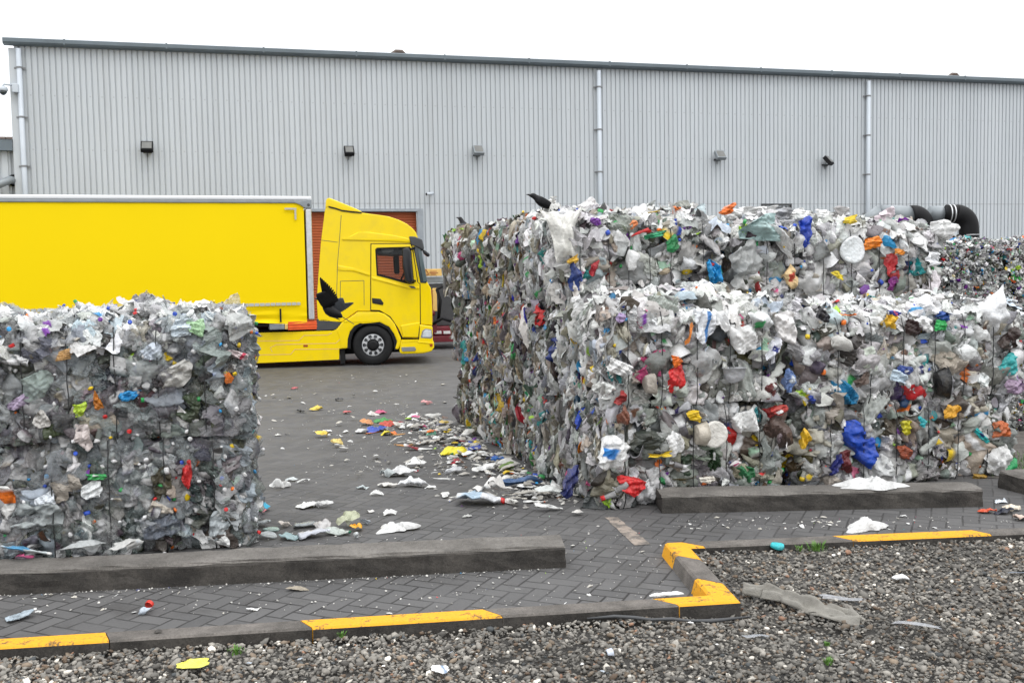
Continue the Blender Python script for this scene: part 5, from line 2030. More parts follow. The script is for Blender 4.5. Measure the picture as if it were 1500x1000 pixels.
def wheel(name, x, y, parent, sgn=1):
    w = empty(name, (x, y, .50))
    w.parent = parent
    mb = MB()
    mb.smooth = True
    tyre = [(.285, .02), (.30, -.005), (.36, -.012), (.44, -.006), (.478, .02), (.497, .05), (.50, .09), (.50, .25), (.497, .285), (.47, .30), (.29, .30)]
    mb.lathe(tyre, (0, 0, 0), 56)
    mb.build('tyre', 'rubber', w)
    mb = MB()
    mb.smooth = True
    mb.lathe([(.288, .0), (.288, .012), (.27, .02), (.262, .05), (.25, .06), (.23, .03), (.20, .022), (.17, .022), (.155, .02), (.15, .03), (.001, .03)], (0, 0, 0), 48)
    mb.build('rim', 'dark_grey', w)
    # polished ring pierced by ten holes: ten lugs between the holes plus inner and outer rings
    mb = MB()
    mb.smooth = True
    mb.lathe([(.268, .02), (.266, .008), (.252, .006), (.246, .02)], (0, 0, 0), 48)
    mb.lathe([(.176, .02), (.172, .004), (.150, .004), (.146, .02)], (0, 0, 0), 48)
    for k in range(10):
        t = 2 * math.pi * (k + .5) / 10
        for q in range(1):
            c, s_ = math.cos(t), math.sin(t)
            def pt(r_, off, y_):
                return (r_ * c - off * s_, y_, r_ * s_ + off * c)
            mb.add([pt(.165, -.032, .008), pt(.165, .032, .008), pt(.21, .022, .006), pt(.255, .048, .008), pt(.255, -.048, .008), pt(.21, -.022, .006),
                    pt(.165, -.032, .03), pt(.165, .032, .03), pt(.21, .022, .03), pt(.255, .048, .03), pt(.255, -.048, .03), pt(.21, -.022, .03)],
                   [(5, 2, 1, 0), (4, 3, 2, 5), (0, 1, 7, 6), (1, 2, 8, 7), (2, 3, 9, 8), (3, 4, 10, 9), (4, 5, 11, 10), (5, 0, 6, 11)])
    mb.build('rim_plate', 'alu', w, smooth=False)
    mb = MB()
    mb.smooth = True
    mb.lathe([(.128, .03), (.126, -.02), (.11, -.045), (.06, -.05), (.001, -.05)], (0, 0, 0), 28)
    for k in range(10):
        t = 2 * math.pi * k / 10
        mb.tube([(.162 * math.cos(t), .01, .162 * math.sin(t)), (.162 * math.cos(t), -.018, .162 * math.sin(t))], .014, 6)
    mb.build('hub', 'black', w)
    return w


wheel('wheel', 0.07, -.01, lorry)
for xx in (-3.7,):
    wheel('wheel', xx, .25, lorry)


# trailer, a part of the lorry with its own pieces
def trailer():
    global OT, et, nt_
    q = hit(453, 400, OT, nt_)
    o2 = np.array([q[0], q[1], 0.0])
    rel = o2 - OT
    t = empty('trailer', (float(np.dot(rel, et)), float(np.dot(rel, -nt_)), 0), TA2 - TA)
    t.parent = lorry
    OT = o2
    et, nt_ = np.array([math.cos(TA2), math.sin(TA2), 0]), np.array([math.sin(TA2), -math.cos(TA2), 0])
    xr, ztop = Z(320, 97)
    _, z_w = Z(200, 88)
    zt = Z(320, 92)[1]
    zg = Z(300, 112)[1]
    zc = Z(300, 126)[1]
    zb = Z(290, 705)[1]
    xl = xr - 13.6
    xc = Z(290, 400)[0]
    # curtain with soft folds and wrinkled hem
    nx, nz = 150, 44
    V, Fc = [], []
    for i in range(nx + 1):
        for j in range(nz + 1):
            x = xl + (xc - xl) * i / nx
            f = j / nz
            z = zb + (zc - zb) * f
            hem = max(0, 1 - f * 6.0)
            y = -.012 - .006 * math.sin(x * 2.1) * (1 - f) - .002 * math.sin(x * 5.3 + z * .4) - .014 * math.sin(f * 3.14)
            y += hem * .075 * math.sin(z * 34 + math.sin(x * 1.9) * 2.2) * (.6 + .4 * math.sin(x * 3.3))
            V.append((x, y, z + hem * .03 * math.sin(x * 3.1)))
    for i in range(nx):
        for j in range(nz):
            a = i * (nz + 1) + j
            Fc.append((a, a + nz + 1, a + nz + 2, a + 1))
    mb = MB()
    mb.smooth = True
    mb.add(V, Fc)
    c = mb.build('curtain', 'curtain', t)
    mb = MB()
    mb.box((xl, .05, zb), (xc, WID - .05, zc))
    mb.build('load_box', 'curtain', t)
    # roof edge
    mb = MB()
    mb.box((xl, -.03, zg), (xr, WID + .03, zt))
    mb.build('roof_rail', 'white_paint', t, bevel=.03)
    mb = MB()
    mb.box((xl, -.045, zc), (xr - .002, WID + .045, zg - .002))
    mb.build('cant_rail', 'galv', t, bevel=.012)
    plate('corner_casting', ZP([(236, 122), (322, 108), (322, 150), (290, 150), (262, 132)], .05), -.058, .1, 'galv', t, None, .008)
    b0, b1 = Z(306, 134, .06)
    mb = MB()
    mb.tube([(b0, -.064, b1), (b0, -.05, b1)], .035, 10)
    mb.build('bolt', 'dark_grey', t)
    mb = MB()
    mb.smooth = True
    q0, q1 = Z(290, 148)[0], Z(320, 148)[0]
    zt2, zb2 = Z(300, 151)[1], Z(310, 695)[1]
    mb.box((q0, -.04, zb2), (q1, .3, zt2))
    mb.build('corner_post', 'alu', t, bevel=.04, seg=4)
    mb = MB()
    mb.box((q1 - .08, .3, zb2), (q1 - .02, WID - .01, zt2))
    mb.build('front_wall', 'white_paint', t)
    # reflective marking and corner marks
    mb = MB()
    zz0, zz1 = Z(150, 625)[1], Z(150, 611)[1]
    x1 = Z(265, 618)[0]
    x = xl + .3
    while x < x1:
        mb.box((x, -.062, zz0), (min(x + .11, x1), -.055, zz1))
        x += .125
    mb.build('reflective_tape', 'tape', c)
    mb = MB()
    for (a, b_), (e, f) in ((Z(188, 149), Z(246, 158)), (Z(236, 158), Z(246, 206))):
        mb.box((min(a, e), -.07, min(b_, f)), (max(a, e), -.055, max(b_, f)))
    mb.build('corner_mark', 'tape', c)
    for zx in (168, -60, -290, -520):
        (a, b_), (e, f) = Z(zx - 5, 640), Z(zx + 6, 706)
        mb = MB()
        mb.box((a, -.085, f), (e, -.07, b_))
        mb.build('strap', 'black', c)
    # lower rail and chassis
    (a, b_) = Z(80, 712)
    (e, f) = Z(80, 752)
    mb = MB()
    mb.box((xl, .02, f + .12), (Z(350, 0)[0] - .3, WID - .02, b_))
    mb.build('side_rail', 'black', t)
    for x0, x1_, m_ in ((115, 190, 'galv'), (190, 206, 'plate_yellow'), (206, 350, 'orange_paint')):
        y_t = 713 if x0 < 206 else 704
        (a, b_), (e, f) = Z(x0, y_t), Z(x1_ - 1, 740)
        mb = MB()
        mb.box((a, -.02, f), (e, .4, b_))
        for k in range(2):
            zk = f + (b_ - f) * (k + 1) / 3
            mb.box((a, -.03, zk - .015), (e, -.02, zk + .015))
        mb.build('rail_box', m_, t, bevel=.008)
    mb = MB()
    mb.box((xl + .2, .6, .75), (xr - 1.2, WID - .6, f - .02))
    mb.build('chassis_beam', 'black', t)
    for k in range(3):
        wheel('wheel', xl + 2.2 + k * 1.31, .02, t)


trailer()


# ------------------------------------------------------------------ yard machine behind the cab front
def machine():
    d0 = 30.0
    P = lambda x, y, d=d0: Vector(Dp(x, y, d))
    base = P(640, 504)
    r = empty('waste_shredder', (base.x, base.y, 0), R(12), 'maroon yard machine with a yellow warning board, half hidden between the cab and the bales', 'machine')
    inv = (Matrix.Translation(r.location) @ Matrix.Rotation(R(12), 4, 'Z')).inverted()
    L = lambda x, y, d=d0: inv @ P(x, y, d)

    def bx(name, xa, ya, xb, yb, mat, d=d0, th=1.2, bev=.02):
        a, b_ = L(xa, ya, d), L(xb, yb, d)
        mb = MB()
        mb.box((min(a.x, b_.x), a.y, min(a.z, b_.z)), (max(a.x, b_.x), a.y + th, max(a.z, b_.z)))
        return mb.build(name, mat, r, bevel=bev)
    bx('track_frame', 618, 502, 676, 492, 'maroon', d0, 1.8)
    bx('chassis', 618, 491.5, 690, 478, 'maroon', d0 + .3, 1.6)
    for i in range(3):
        bx('step', 624 + i * 13, 489, 634 + i * 13, 485, 'white_paint', d0 + .1, .15, .005)
    bx('ladder_rail', 628, 487.5, 640, 472, 'maroon', d0 - .0, .06, .005)
    bx('body', 630, 477.5, 690, 415, 'dark_grey', d0 + .8, 1.5)
    bx('cover', 622, 477, 634, 424, 'rust', d0 + .6, .15)
    bx('cover', 634.3, 456, 640, 422, 'plate_yellow', d0 + .62, .1)
    bx('hopper_wall', 618, 414.5, 672, 405, 'galv', d0 + .7, 1.4)
    sg = bx('warning_board', 619, 404.5, 648, 393.5, 'plate_yellow', d0 + .65, .05, .005)
    mb = MB()
    c = L(624, 399.5, d0 + .65)
    for a0 in range(3):
        t0, t1 = math.pi / 2 + a0 * 2.0944, math.pi / 2 + (a0 + 1) * 2.0944
        p0, p1 = (c.x + .1 * math.cos(t0), c.z + .1 * math.sin(t0)), (c.x + .1 * math.cos(t1), c.z + .1 * math.sin(t1))
        mb.tube([(p0[0], c.y - .008, p0[1]), (p1[0], c.y - .008, p1[1])], .012, 5)
    for k, (xa, xb) in enumerate(((630, 640), (629, 642), (631, 639))):
        a, b_ = L(xa, 397.5 + k * 2.2, d0 + .65), L(xb, 397.5 + k * 2.2, d0 + .65)
        mb.box((a.x, a.y - .006, a.z - .012), (b_.x, a.y - .003, a.z + .012))
    mb.build('warning_print', 'rust', sg)
    mb = MB()
    mb.smooth = True
    a = L(634, 459, d0)
    mb.tube([(a.x, a.y + .2, a.z), (a.x, a.y + .9, a.z)], .1, 12)
    m_ = mb.build('beacon', 'rubber', r)
    m_.data.materials[0] = MATS['maroon']
    mb = MB()
    mb.smooth = True
    mb.tube([L(642, 470, d0), L(645, 440, d0 - .1), L(640, 424, d0), L(650, 418, d0)], .05, 8)
    mb.tube([L(634, 474, d0), L(648, 466, d0 - .1), L(660, 470, d0)], .05, 8)
    mb.build('hose', 'black', r)


machine()


# ------------------------------------------------------------------ birds
def loft(mb, sections, seg=14):
    """sections: centre, half width (sideways), half height, axis frame"""
    V, Fc = [], []
    for c, a, b_, side, up in sections:
        for k in range(seg):
            t = 2 * math.pi * k / seg
            V.append(Vector(c) + side * (a * math.cos(t)) + up * (b_ * math.sin(t)))
    n = len(sections)
    for i in range(n - 1):
        for k in range(seg):
            k2 = (k + 1) % seg
            Fc.append((i * seg + k, i * seg + k2, (i + 1) * seg + k2, (i + 1) * seg + k))
    Fc.append(tuple(range(seg))[::-1])
    Fc.append(tuple((n - 1) * seg + k for k in range(seg)))
    mb.add(V, Fc)


def bird(label, loc, yaw_, scale, pitch=0.0, wings=None, tail=.17, grey=False, head_up=.0, roll=0.0):
    """body along +x (head), built about 0.46 m long"""
    mb = MB()
    mb.smooth = True
    S = Vector((0, 1, 0))
    U = Vector((0, 0, 1))
    mb.cur = 0
    prof = [(-.16, .012, .014, .0), (-.13, .038, .034, .002), (-.08, .058, .055, .0), (-.02, .066, .066, .0), (.04, .062, .064, .008), (.085, .05, .052, .028), (.115, .04, .041, .05), (.14, .036, .037, .066),
            (.165, .034, .034, .076), (.185, .025, .026, .078), (.20, .012, .013, .075)]
    secs = [(Vector((x, 0, z + head_up * max(0, x - .05))), a, b_, S, U) for x, a, b_, z in prof]
    loft(mb, secs)
    hx, hz = .185, .076 + head_up * .135
    mb.cur = 2
    loft(mb, [(Vector((hx, 0, hz)), .017, .018, S, U), (Vector((hx + .03, 0, hz - .004)), .011, .013, S, U), (Vector((hx + .055, 0, hz - .012)), .004, .005, S, U), (Vector((hx + .064, 0, hz - .018)), .0015, .0015, S, U)], 8)
    for sg in (-1, 1):
        mb.tube([(hx - .012, sg * .026, hz + .008), (hx - .012, sg * .031, hz + .008)], .005, 6)
    mb.cur = 0
    # tail: overlapping feathers
    for k in range(5):
        o_ = (k - 2) * .011
        loft(mb, [(Vector((-.10, o_ * .6, .004)), .014, .006, S, U), (Vector((-.16, o_, -.002 + k * .0006)), .015, .005, S, U), (Vector((-.16 - tail * .6, o_ * 1.5, -.012)), .016, .0035, S, U), (Vector((-.16 - tail, o_ * 1.8, -.022)), .009, .002, S, U)], 8)
    if wings is None:
        mb.cur = 1 if grey else 0
        for sg in (-1, 1):
            loft(mb, [(Vector((.085, sg * .046, .012)), .012, .03, S, U), (Vector((.03, sg * .062, .018)), .014, .05, S, U), (Vector((-.05, sg * .060, .014)), .012, .045, S, U), (Vector((-.13, sg * .043, .008)), .009, .026, S, U), (Vector((-.21, sg * .024, -.004)), .006, .012, S, U), (Vector((-.255, sg * .014, -.012)), .003, .004, S, U)], 10)
        mb.cur = 2
        for sg in (-1, 1):
            foot = Vector((.005, sg * .03, -.135))
            mb.tube([(-.02, sg * .03, -.045), (-.035, sg * .03, -.085), foot], [.017, .007, .005], 7)
            for dx, dy in ((.04, 0), (.032, .02), (.032, -.02), (-.03, 0)):
                mb.tube([foot, foot + Vector((dx, dy, -.004))], [.005, .003], 5)
    else:
        for sg, spread in ((-1, wings[0]), (1, wings[1])):
            # wing as an inner plate and separate flight feathers
            mb.cur = wings[2] if sg < 0 else wings[3]
            d1, fwd = Vector(spread[0]), Vector(spread[1])
            up_ = d1.cross(fwd).normalized()
            root = Vector((.05, sg * .045, .03))
            Ls = .40 * spread[2]
            secs = []
            for f, ch in ((0, .075), (.15, .085), (.35, .085), (.5, .075), (.58, .055)):
                secs.append((root + d1 * (Ls * f) + fwd * (.01 - ch * .5 + .03 * math.sin(f * 3)), ch, .009 * (1.2 - f), fwd, up_))
            loft(mb, secs, 10)
            for k in range(13):
                f = k / 12
                st = root + d1 * (Ls * (.1 + .48 * f)) - fwd * (.07 - .05 * f)
                dirv = (d1 * (.12 + 1.5 * f ** 1.3) - fwd * (1.0 - .7 * f)).normalized()
                ln = (.11 + .12 * f) * spread[2] * spread[3]
                sd = dirv.cross(up_).normalized()
                loft(mb, [(st - dirv * .03, .013, .004, sd, up_), (st + dirv * ln * .5, .016, .003, sd, up_), (st + dirv * ln * .9, .012, .002, sd, up_), (st + dirv * ln, .004, .001, sd, up_)], 6)
        mb.cur = 2
        for sg in (-1, 1):
            mb.tube([(-.06, sg * .025, -.04), (-.12, sg * .022, -.045), (-.15, sg * .022, -.05)], [.014, .006, .004], 6)
    mb.v = [tuple(Vector(v) * scale) for v in mb.v]
    o = mb.build('crow', 'feather', None, mats=['feather', 'feather_grey', 'beak'])
    o.location = loc
    o.rotation_mode = 'XYZ'
    o.matrix_basis = Matrix.Translation(loc) @ Matrix.Rotation(yaw_, 4, 'Z') @ Matrix.Rotation(pitch, 4, 'Y') @ Matrix.Rotation(roll, 4, 'X')
    return tag(o, label, 'bird', 'crows around the yard')


p = Dp(795, 297, 11.0)
bird('black crow perched on top of the white bale stack with its tail sloping down', tuple(p), math.pi - R(2), .80, -.42, head_up=-.35)
p = Dp(683, 334, 14.5)
bird('small grey shouldered crow perched at the back end of the bale stack', tuple(p), math.pi - R(30), .9, -.5, grey=True)
p = Dp(484, 456, 15.5)
bird('black crow flying past the yellow cab with raised wings', tuple(p), math.pi + R(8), 1.22, -.46,
     wings=((Vector((-.72, -.35, .62)).normalized(), Vector((.62, .3, .66)).normalized(), .98, .5), (Vector((.66, .35, .66)).normalized(), Vector((.7, .0, -.70)).normalized(), .95, .85), 1, 0))  # far wing coloured grey, standing in for light on its upper side


# ------------------------------------------------------------------ litter lying about
def surf_z(x, y):
    if inside(np.array([x]), np.array([y]), gpts_poly)[0]:
        return float(gz(x, y)) + .012
    return 0.0


def litter(name, px, py, wpx, col, label, cat, kind='plastic_bag', z=None, spin=None, asp=.7, flat=.5, sec=None, cap=None, alpha=1.0, group=None, mat='plastic', n=13, dome=.35, crease=.16, folds=2, tilt=.12, size=None):
    p = G(px, py, .07 if z is None else z)
    if z is None and not inside(p[:1], p[1:2], gpts_poly)[0]:
        p = G(px, py, 0)
    zz = surf_z(p[0], p[1]) if z is None else z
    p = G(px, py, zz)
    w = wpx * float(np.linalg.norm(p[:2])) / F if size is None else size
    tpl = {'plastic_bag': lambda: t_sheet(n, dome, crease, folds, .4, .55 if folds else .95), 'carrier': t_bag, 'crushed_bottle': t_bottle, 'crushed_jug': lambda: t_jug(False), 'plastic_tub': t_tub, 'lid': t_lid, 'bottle_cap': t_cap, 'plastic_strip': t_strip}[kind]()
    M = euler(rng.normal(0, tilt), rng.normal(0, tilt), rng.uniform(0, 6.28) if spin is None else spin)
    V, T, C = place(kind, w / 2, np.zeros(3), M, np.array(col), alpha, None if sec is None else np.array(sec), None if cap is None else np.array(cap), tpl, (1, asp, flat))
    V[:, 2] -= V[:, 2].min() - .002
    o = mesh_np(name, V, T, mat, None, C, kind not in FLAT)
    o.location = (p[0], p[1], zz)
    return tag(o, label, cat, group)


WH, CL, GY = (.80, .80, .78), (.52, .56, .57), (.45, .46, .46)
LB = .168
# single pieces, front to back
litter('plastic_wrapper', 284, 975, 46, (.75, .72, .10), 'yellow and white plastic wrapper on the gravel at the front left', 'wrapper', sec=WH, spin=.35, asp=.8, dome=.4, folds=0, flat=.4)
litter('plastic_scrap', 645, 984, 32, WH, 'white crumpled scrap on the gravel at the bottom edge, below the yellow kerb', 'litter', asp=.8, spin=.3, sec=(.25, .35, .5))
litter('bottle_half', 893, 959, 25, (.55, .6, .7), 'pale blue curled bottle half on the gravel below the corner kerb', 'litter', 'plastic_tub', spin=.2, asp=.8, flat=.5)
litter('crushed_bottle', 31, 905, 40, (.46, .54, .60), 'pale blue flattened bottle on the paving at the far left', 'bottle', 'crushed_bottle', spin=.75, asp=1.5, flat=.8, alpha=.8, cap=WH, mat='clear')
bh = litter('bottle_half', 211, 900, 25, (.55, .62, .70), 'clear bottle neck with a red cap on the paving below the long block', 'bottle', 'crushed_jug', spin=1.1, asp=1.1, flat=1.1, alpha=.75, mat='clear')
V_, T_c, C_ = place('bottle_cap', .027, np.array([.015, .065, .05]), euler(-1.2, 0, -.2), np.array((.70, .03, .015)), 1.0)
mesh_np('bottle_cap', V_, T_c, 'plastic', bh, C_)
litter('plastic_scrap', 373, 894, 20, WH, 'small white flake alone on the paving left of the middle', 'litter', asp=.6, flat=.3, spin=.1)
litter('leaf_scrap', 436, 864, 27, (.30, .26, .20), 'brownish dry scrap on the paving beside the long block', 'litter', asp=.6, flat=.4, spin=.3)
litter('paper_sheet', 977, 874, 40, (.80, .80, .78), 'white flat sheet lying against the inside of the yellow corner kerb', 'litter', asp=.7, spin=.15, flat=.35, z=.02)
litter('round_lid', 1139, 804, 20, (.03, .46, .50), 'turquoise plastic lid on the gravel behind the kerb', 'lid', 'lid', asp=.9, flat=2.6, spin=.2)  # a loose plastic lid, as are those in the bottle row
litter('plastic_bag', 1268, 774, 58, (.66, .66, .65), 'white crumpled bag lying behind the right hand kerb', 'bag', 'carrier', asp=.62, flat=1.0, spin=.2, tilt=.02)
litter('plastic_bag', 1278, 713, 86, (.66, .66, .65), 'white crumpled bag lying on the right hand concrete block', 'bag', 'carrier', asp=.5, flat=.7, spin=.08, z=LB, tilt=.01)
litter('plastic_scrap', 1319, 849, 24, (.82, .82, .82), 'white folded scrap alone on the gravel at the right', 'litter', asp=.6, spin=-.4)
litter('plastic_film', 1233, 881, 60, (.42, .43, .45), 'grey clear film torn thin behind the beige cloth on the gravel', 'litter', 'plastic_strip', asp=.7, flat=.5, spin=-.15, alpha=.7, mat='clear')
litter('plastic_film', 1343, 921, 62, (.42, .43, .45), 'clear torn film strip on the gravel to the right of the beige cloth', 'litter', 'plastic_strip', asp=.6, flat=.5, spin=-.75, alpha=.7, mat='clear')
litter('plastic_film', 1107, 934, 40, (.40, .42, .45), 'clear film shred on the gravel below the corner kerb end', 'litter', 'plastic_strip', asp=.7, flat=.5, spin=.2, alpha=.6, mat='clear')
litter('metal_strip', 1267, 822, 34, (.07, .075, .08), 'dark bent strip on the gravel near the thin yellow kerb', 'litter', 'plastic_strip', asp=.3, flat=.3, spin=.55)
litter('metal_strip', 1492, 839, 26, (.12, .14, .17), 'blue grey bent strip on the gravel at the right edge', 'litter', 'plastic_strip', asp=.4, flat=.4, spin=.1)
litter('leaf_scrap', 232, 925, 14, (.03, .025, .02), 'dark curled scrap on the left yellow kerb stone', 'litter', z=.112, asp=.6)
# on the long block and in front of the clear bottle bales
litter('crushed_bottle', 40, 817, 66, (.62, .68, .70), 'white and blue flattened bottle on the left end of the long block', 'bottle', 'crushed_bottle', spin=.1, asp=1.3, flat=.6, z=LB, sec=(.1, .35, .6), cap=WH)
litter('plastic_film', 125, 812, 46, (.48, .50, .50), 'clear pointed film hanging onto the long block', 'litter', asp=.6, flat=.5, spin=.3, z=LB, alpha=.75, mat='clear')
litter('plastic_film', 190, 806, 50, (.52, .52, .50), 'clear and white wrapper on the long block below the red scraps', 'litter', asp=.45, flat=.6, spin=.2, z=LB, sec=(.6, .3, .1), alpha=.9)
# row of bottles behind the long block
for px, py, w, c, al, cp, k, lab in (
        (385, 771, 30, CL, .7, None, 'crushed_bottle', 'clear bottle lying at the foot of the clear bale corner'),
        (397, 777, 24, (.42, .56, .52), .8, None, 'lid', 'greenish clear round lid beside the clear bale corner'),
        (418, 772, 15, (.55, .5, .45), 1, None, 'plastic_bag', 'small beige lump between the clear lid and the bottles'),
        (393, 788, 26, CL, .7, None, 'lid', 'clear ribbed lid leaning against the back of the long block'),
        (427, 790, 36, (.36, .50, .52), .75, None, 'crushed_bottle', 'teal tinted flat bottle behind the long block'),
        (460, 786, 48, (.60, .62, .68), .85, None, 'crushed_bottle', 'milky crushed bottle lying along the back of the long block'),
        (452, 771, 42, (.40, .44, .45), .75, (.65, .03, .03), 'crushed_bottle', 'grey clear bottle with a red cap behind the long block'),
        (476, 776, 30, (.6, .58, .57), .9, None, 'plastic_bag', 'crumpled pale film next to the red capped bottle'),
        (498, 782, 40, (.55, .60, .56), .8, (.01, .16, .09), 'crushed_bottle', 'clear bottle with a dark green cap behind the long block'),
        (513, 771, 34, (.5, .52, .36), .85, None, 'plastic_bag', 'yellowish clear film behind the green capped bottle'),
        (525, 777, 18, (.78, .38, .03), 1, None, 'plastic_bag', 'orange yellow scrap standing among the clear bottles'),
        (538, 768, 30, (.58, .63, .68), .8, None, 'crushed_jug', 'round pale clear cup beside the orange yellow scrap'),
        (520, 788, 22, (.6, .62, .62), .85, None, 'crushed_jug', 'small clear crushed cup at the end of the bottle row'),
        (380, 748, 24, (.03, .40, .60), 1, None, 'plastic_bag', 'bright blue wrapper sticking out of the clear bale corner'),
        (378, 754, 20, (.70, .25, .28), 1, None, 'plastic_bag', 'pink wrapper at the foot of the clear bale corner')):
    litter('crushed_bottle' if 'bottle' in lab and k == 'crushed_bottle' else {'lid': 'round_lid', 'crushed_jug': 'plastic_cup'}.get(k, 'plastic_scrap'), px, py, w, c, lab, 'bottle' if k == 'crushed_bottle' else 'litter', k,
           asp=1.5 if k == 'crushed_bottle' else 1, flat=1.0, alpha=al, cap=cp, mat='clear' if al < 1 else 'plastic', spin=rng.uniform(-.5, .6))
# white pieces on the open paving
for px, py, w, a, c, lab in (
        (568, 754, 28, .35, WH, 'narrow white flake just behind the large white bag'),
        (541, 751, 13, .6, (.7, .68, .65), 'small pale flake left of the narrow white one'),
        (450, 743, 30, .9, WH, 'white square sheet of crumpled plastic on the paving'),
        (472, 743, 24, .6, (.66, .66, .65), 'torn white rag touching the white square sheet'),
        (411, 714, 28, .35, WH, 'long white flake on the paving right of the clear bale'),
        (427, 704, 18, .5, (.6, .64, .64), 'small clear flake above the long white one'),
        (444, 707, 20, .4, WH, 'bent white flake beside the small clear one'),
        (530, 716, 18, .6, (.5, .56, .56), 'small clear lump left of the clear film cluster'),
        (608, 684, 34, .5, WH, 'white torn leaf of plastic between the film cluster and the white bottle'),
        (666, 693, 24, .5, (.62, .63, .65), 'pale clear sheet on the paving before the litter heap'),
        (665, 685, 14, .5, WH, 'small white flake behind the pale clear sheet'),
        (573, 698, 38, .5, (.46, .50, .50), 'clear crumpled film at the back of the film cluster'),
        (590, 697, 36, .5, (.66, .66, .66), 'milky film in the middle of the film cluster'),
        (605, 713, 40, .6, (.74, .75, .76), 'white bunched film at the front of the film cluster'),
        (567, 713, 32, .5, (.66, .64, .6), 'beige torn film at the left of the film cluster'),
        (553, 725, 22, .25, WH, 'straight white strip below the film cluster'),
        (632, 715, 14, .5, WH, 'small white lump at the right of the film cluster'),
        (683, 757, 15, .8, (.45, .45, .43), 'grey crumpled square on the paving before the front corner bale'),
        (700, 738, 0, 0, None, None)):
    if lab:
        litter('plastic_film' if 'film' in lab else ('plastic_bag' if 'bag' in lab else 'plastic_scrap'), px, py, w, c, lab, 'bag' if 'bag' in lab else 'litter', asp=a, spin=rng.uniform(-.3, .35), flat=.55, dome=.35, crease=.26)
litter('plastic_bag', 582, 776, 52, (.66, .66, .65), 'large white crumpled bag on the open paving behind the long block', 'bag', 'carrier', asp=.75, flat=.85, spin=.1, tilt=.02)
litter('plastic_canister', 706, 738, 74, (.74, .76, .79), 'large crushed white canister with blue print and a red cap on the paving', 'canister', 'crushed_bottle', asp=1.5, flat=1.1, spin=-.12, sec=(.45, .58, .7), cap=(.6, .02, .02))
litter('plastic_sheet', 722, 724, 60, (.72, .70, .67), 'white folded sheet lying over the crushed canister', 'litter', asp=.4, flat=.8, spin=.25, z=.07)
litter('crushed_bottle', 805, 748, 46, WH, 'white flattened bottle with blue print at the foot of the front corner bale', 'bottle', 'crushed_bottle', asp=.8, spin=.25, sec=(.05, .25, .5), cap=WH)
litter('crushed_bottle', 783, 736, 34, WH, 'white narrow bottle with an orange cap beside the front corner bale', 'bottle', 'crushed_bottle', asp=.7, spin=.1, cap=(.65, .12, .03))
litter('plastic_scrap', 846, 754, 18, (.6, .58, .55), 'small pale twisted scrap below the navy panel', 'litter', spin=.4)
litter('plastic_bag', 806, 728, 46, (.62, .64, .62), 'milky bag bulging from the foot of the front corner bale', 'bag', asp=.6, dome=.7, spin=-.2)
litter('plastic_film', 765, 712, 60, (.06, .12, .25), 'dark blue film trailing from the foot of the stack', 'litter', asp=.3, spin=.2, sec=(.4, .45, .5))
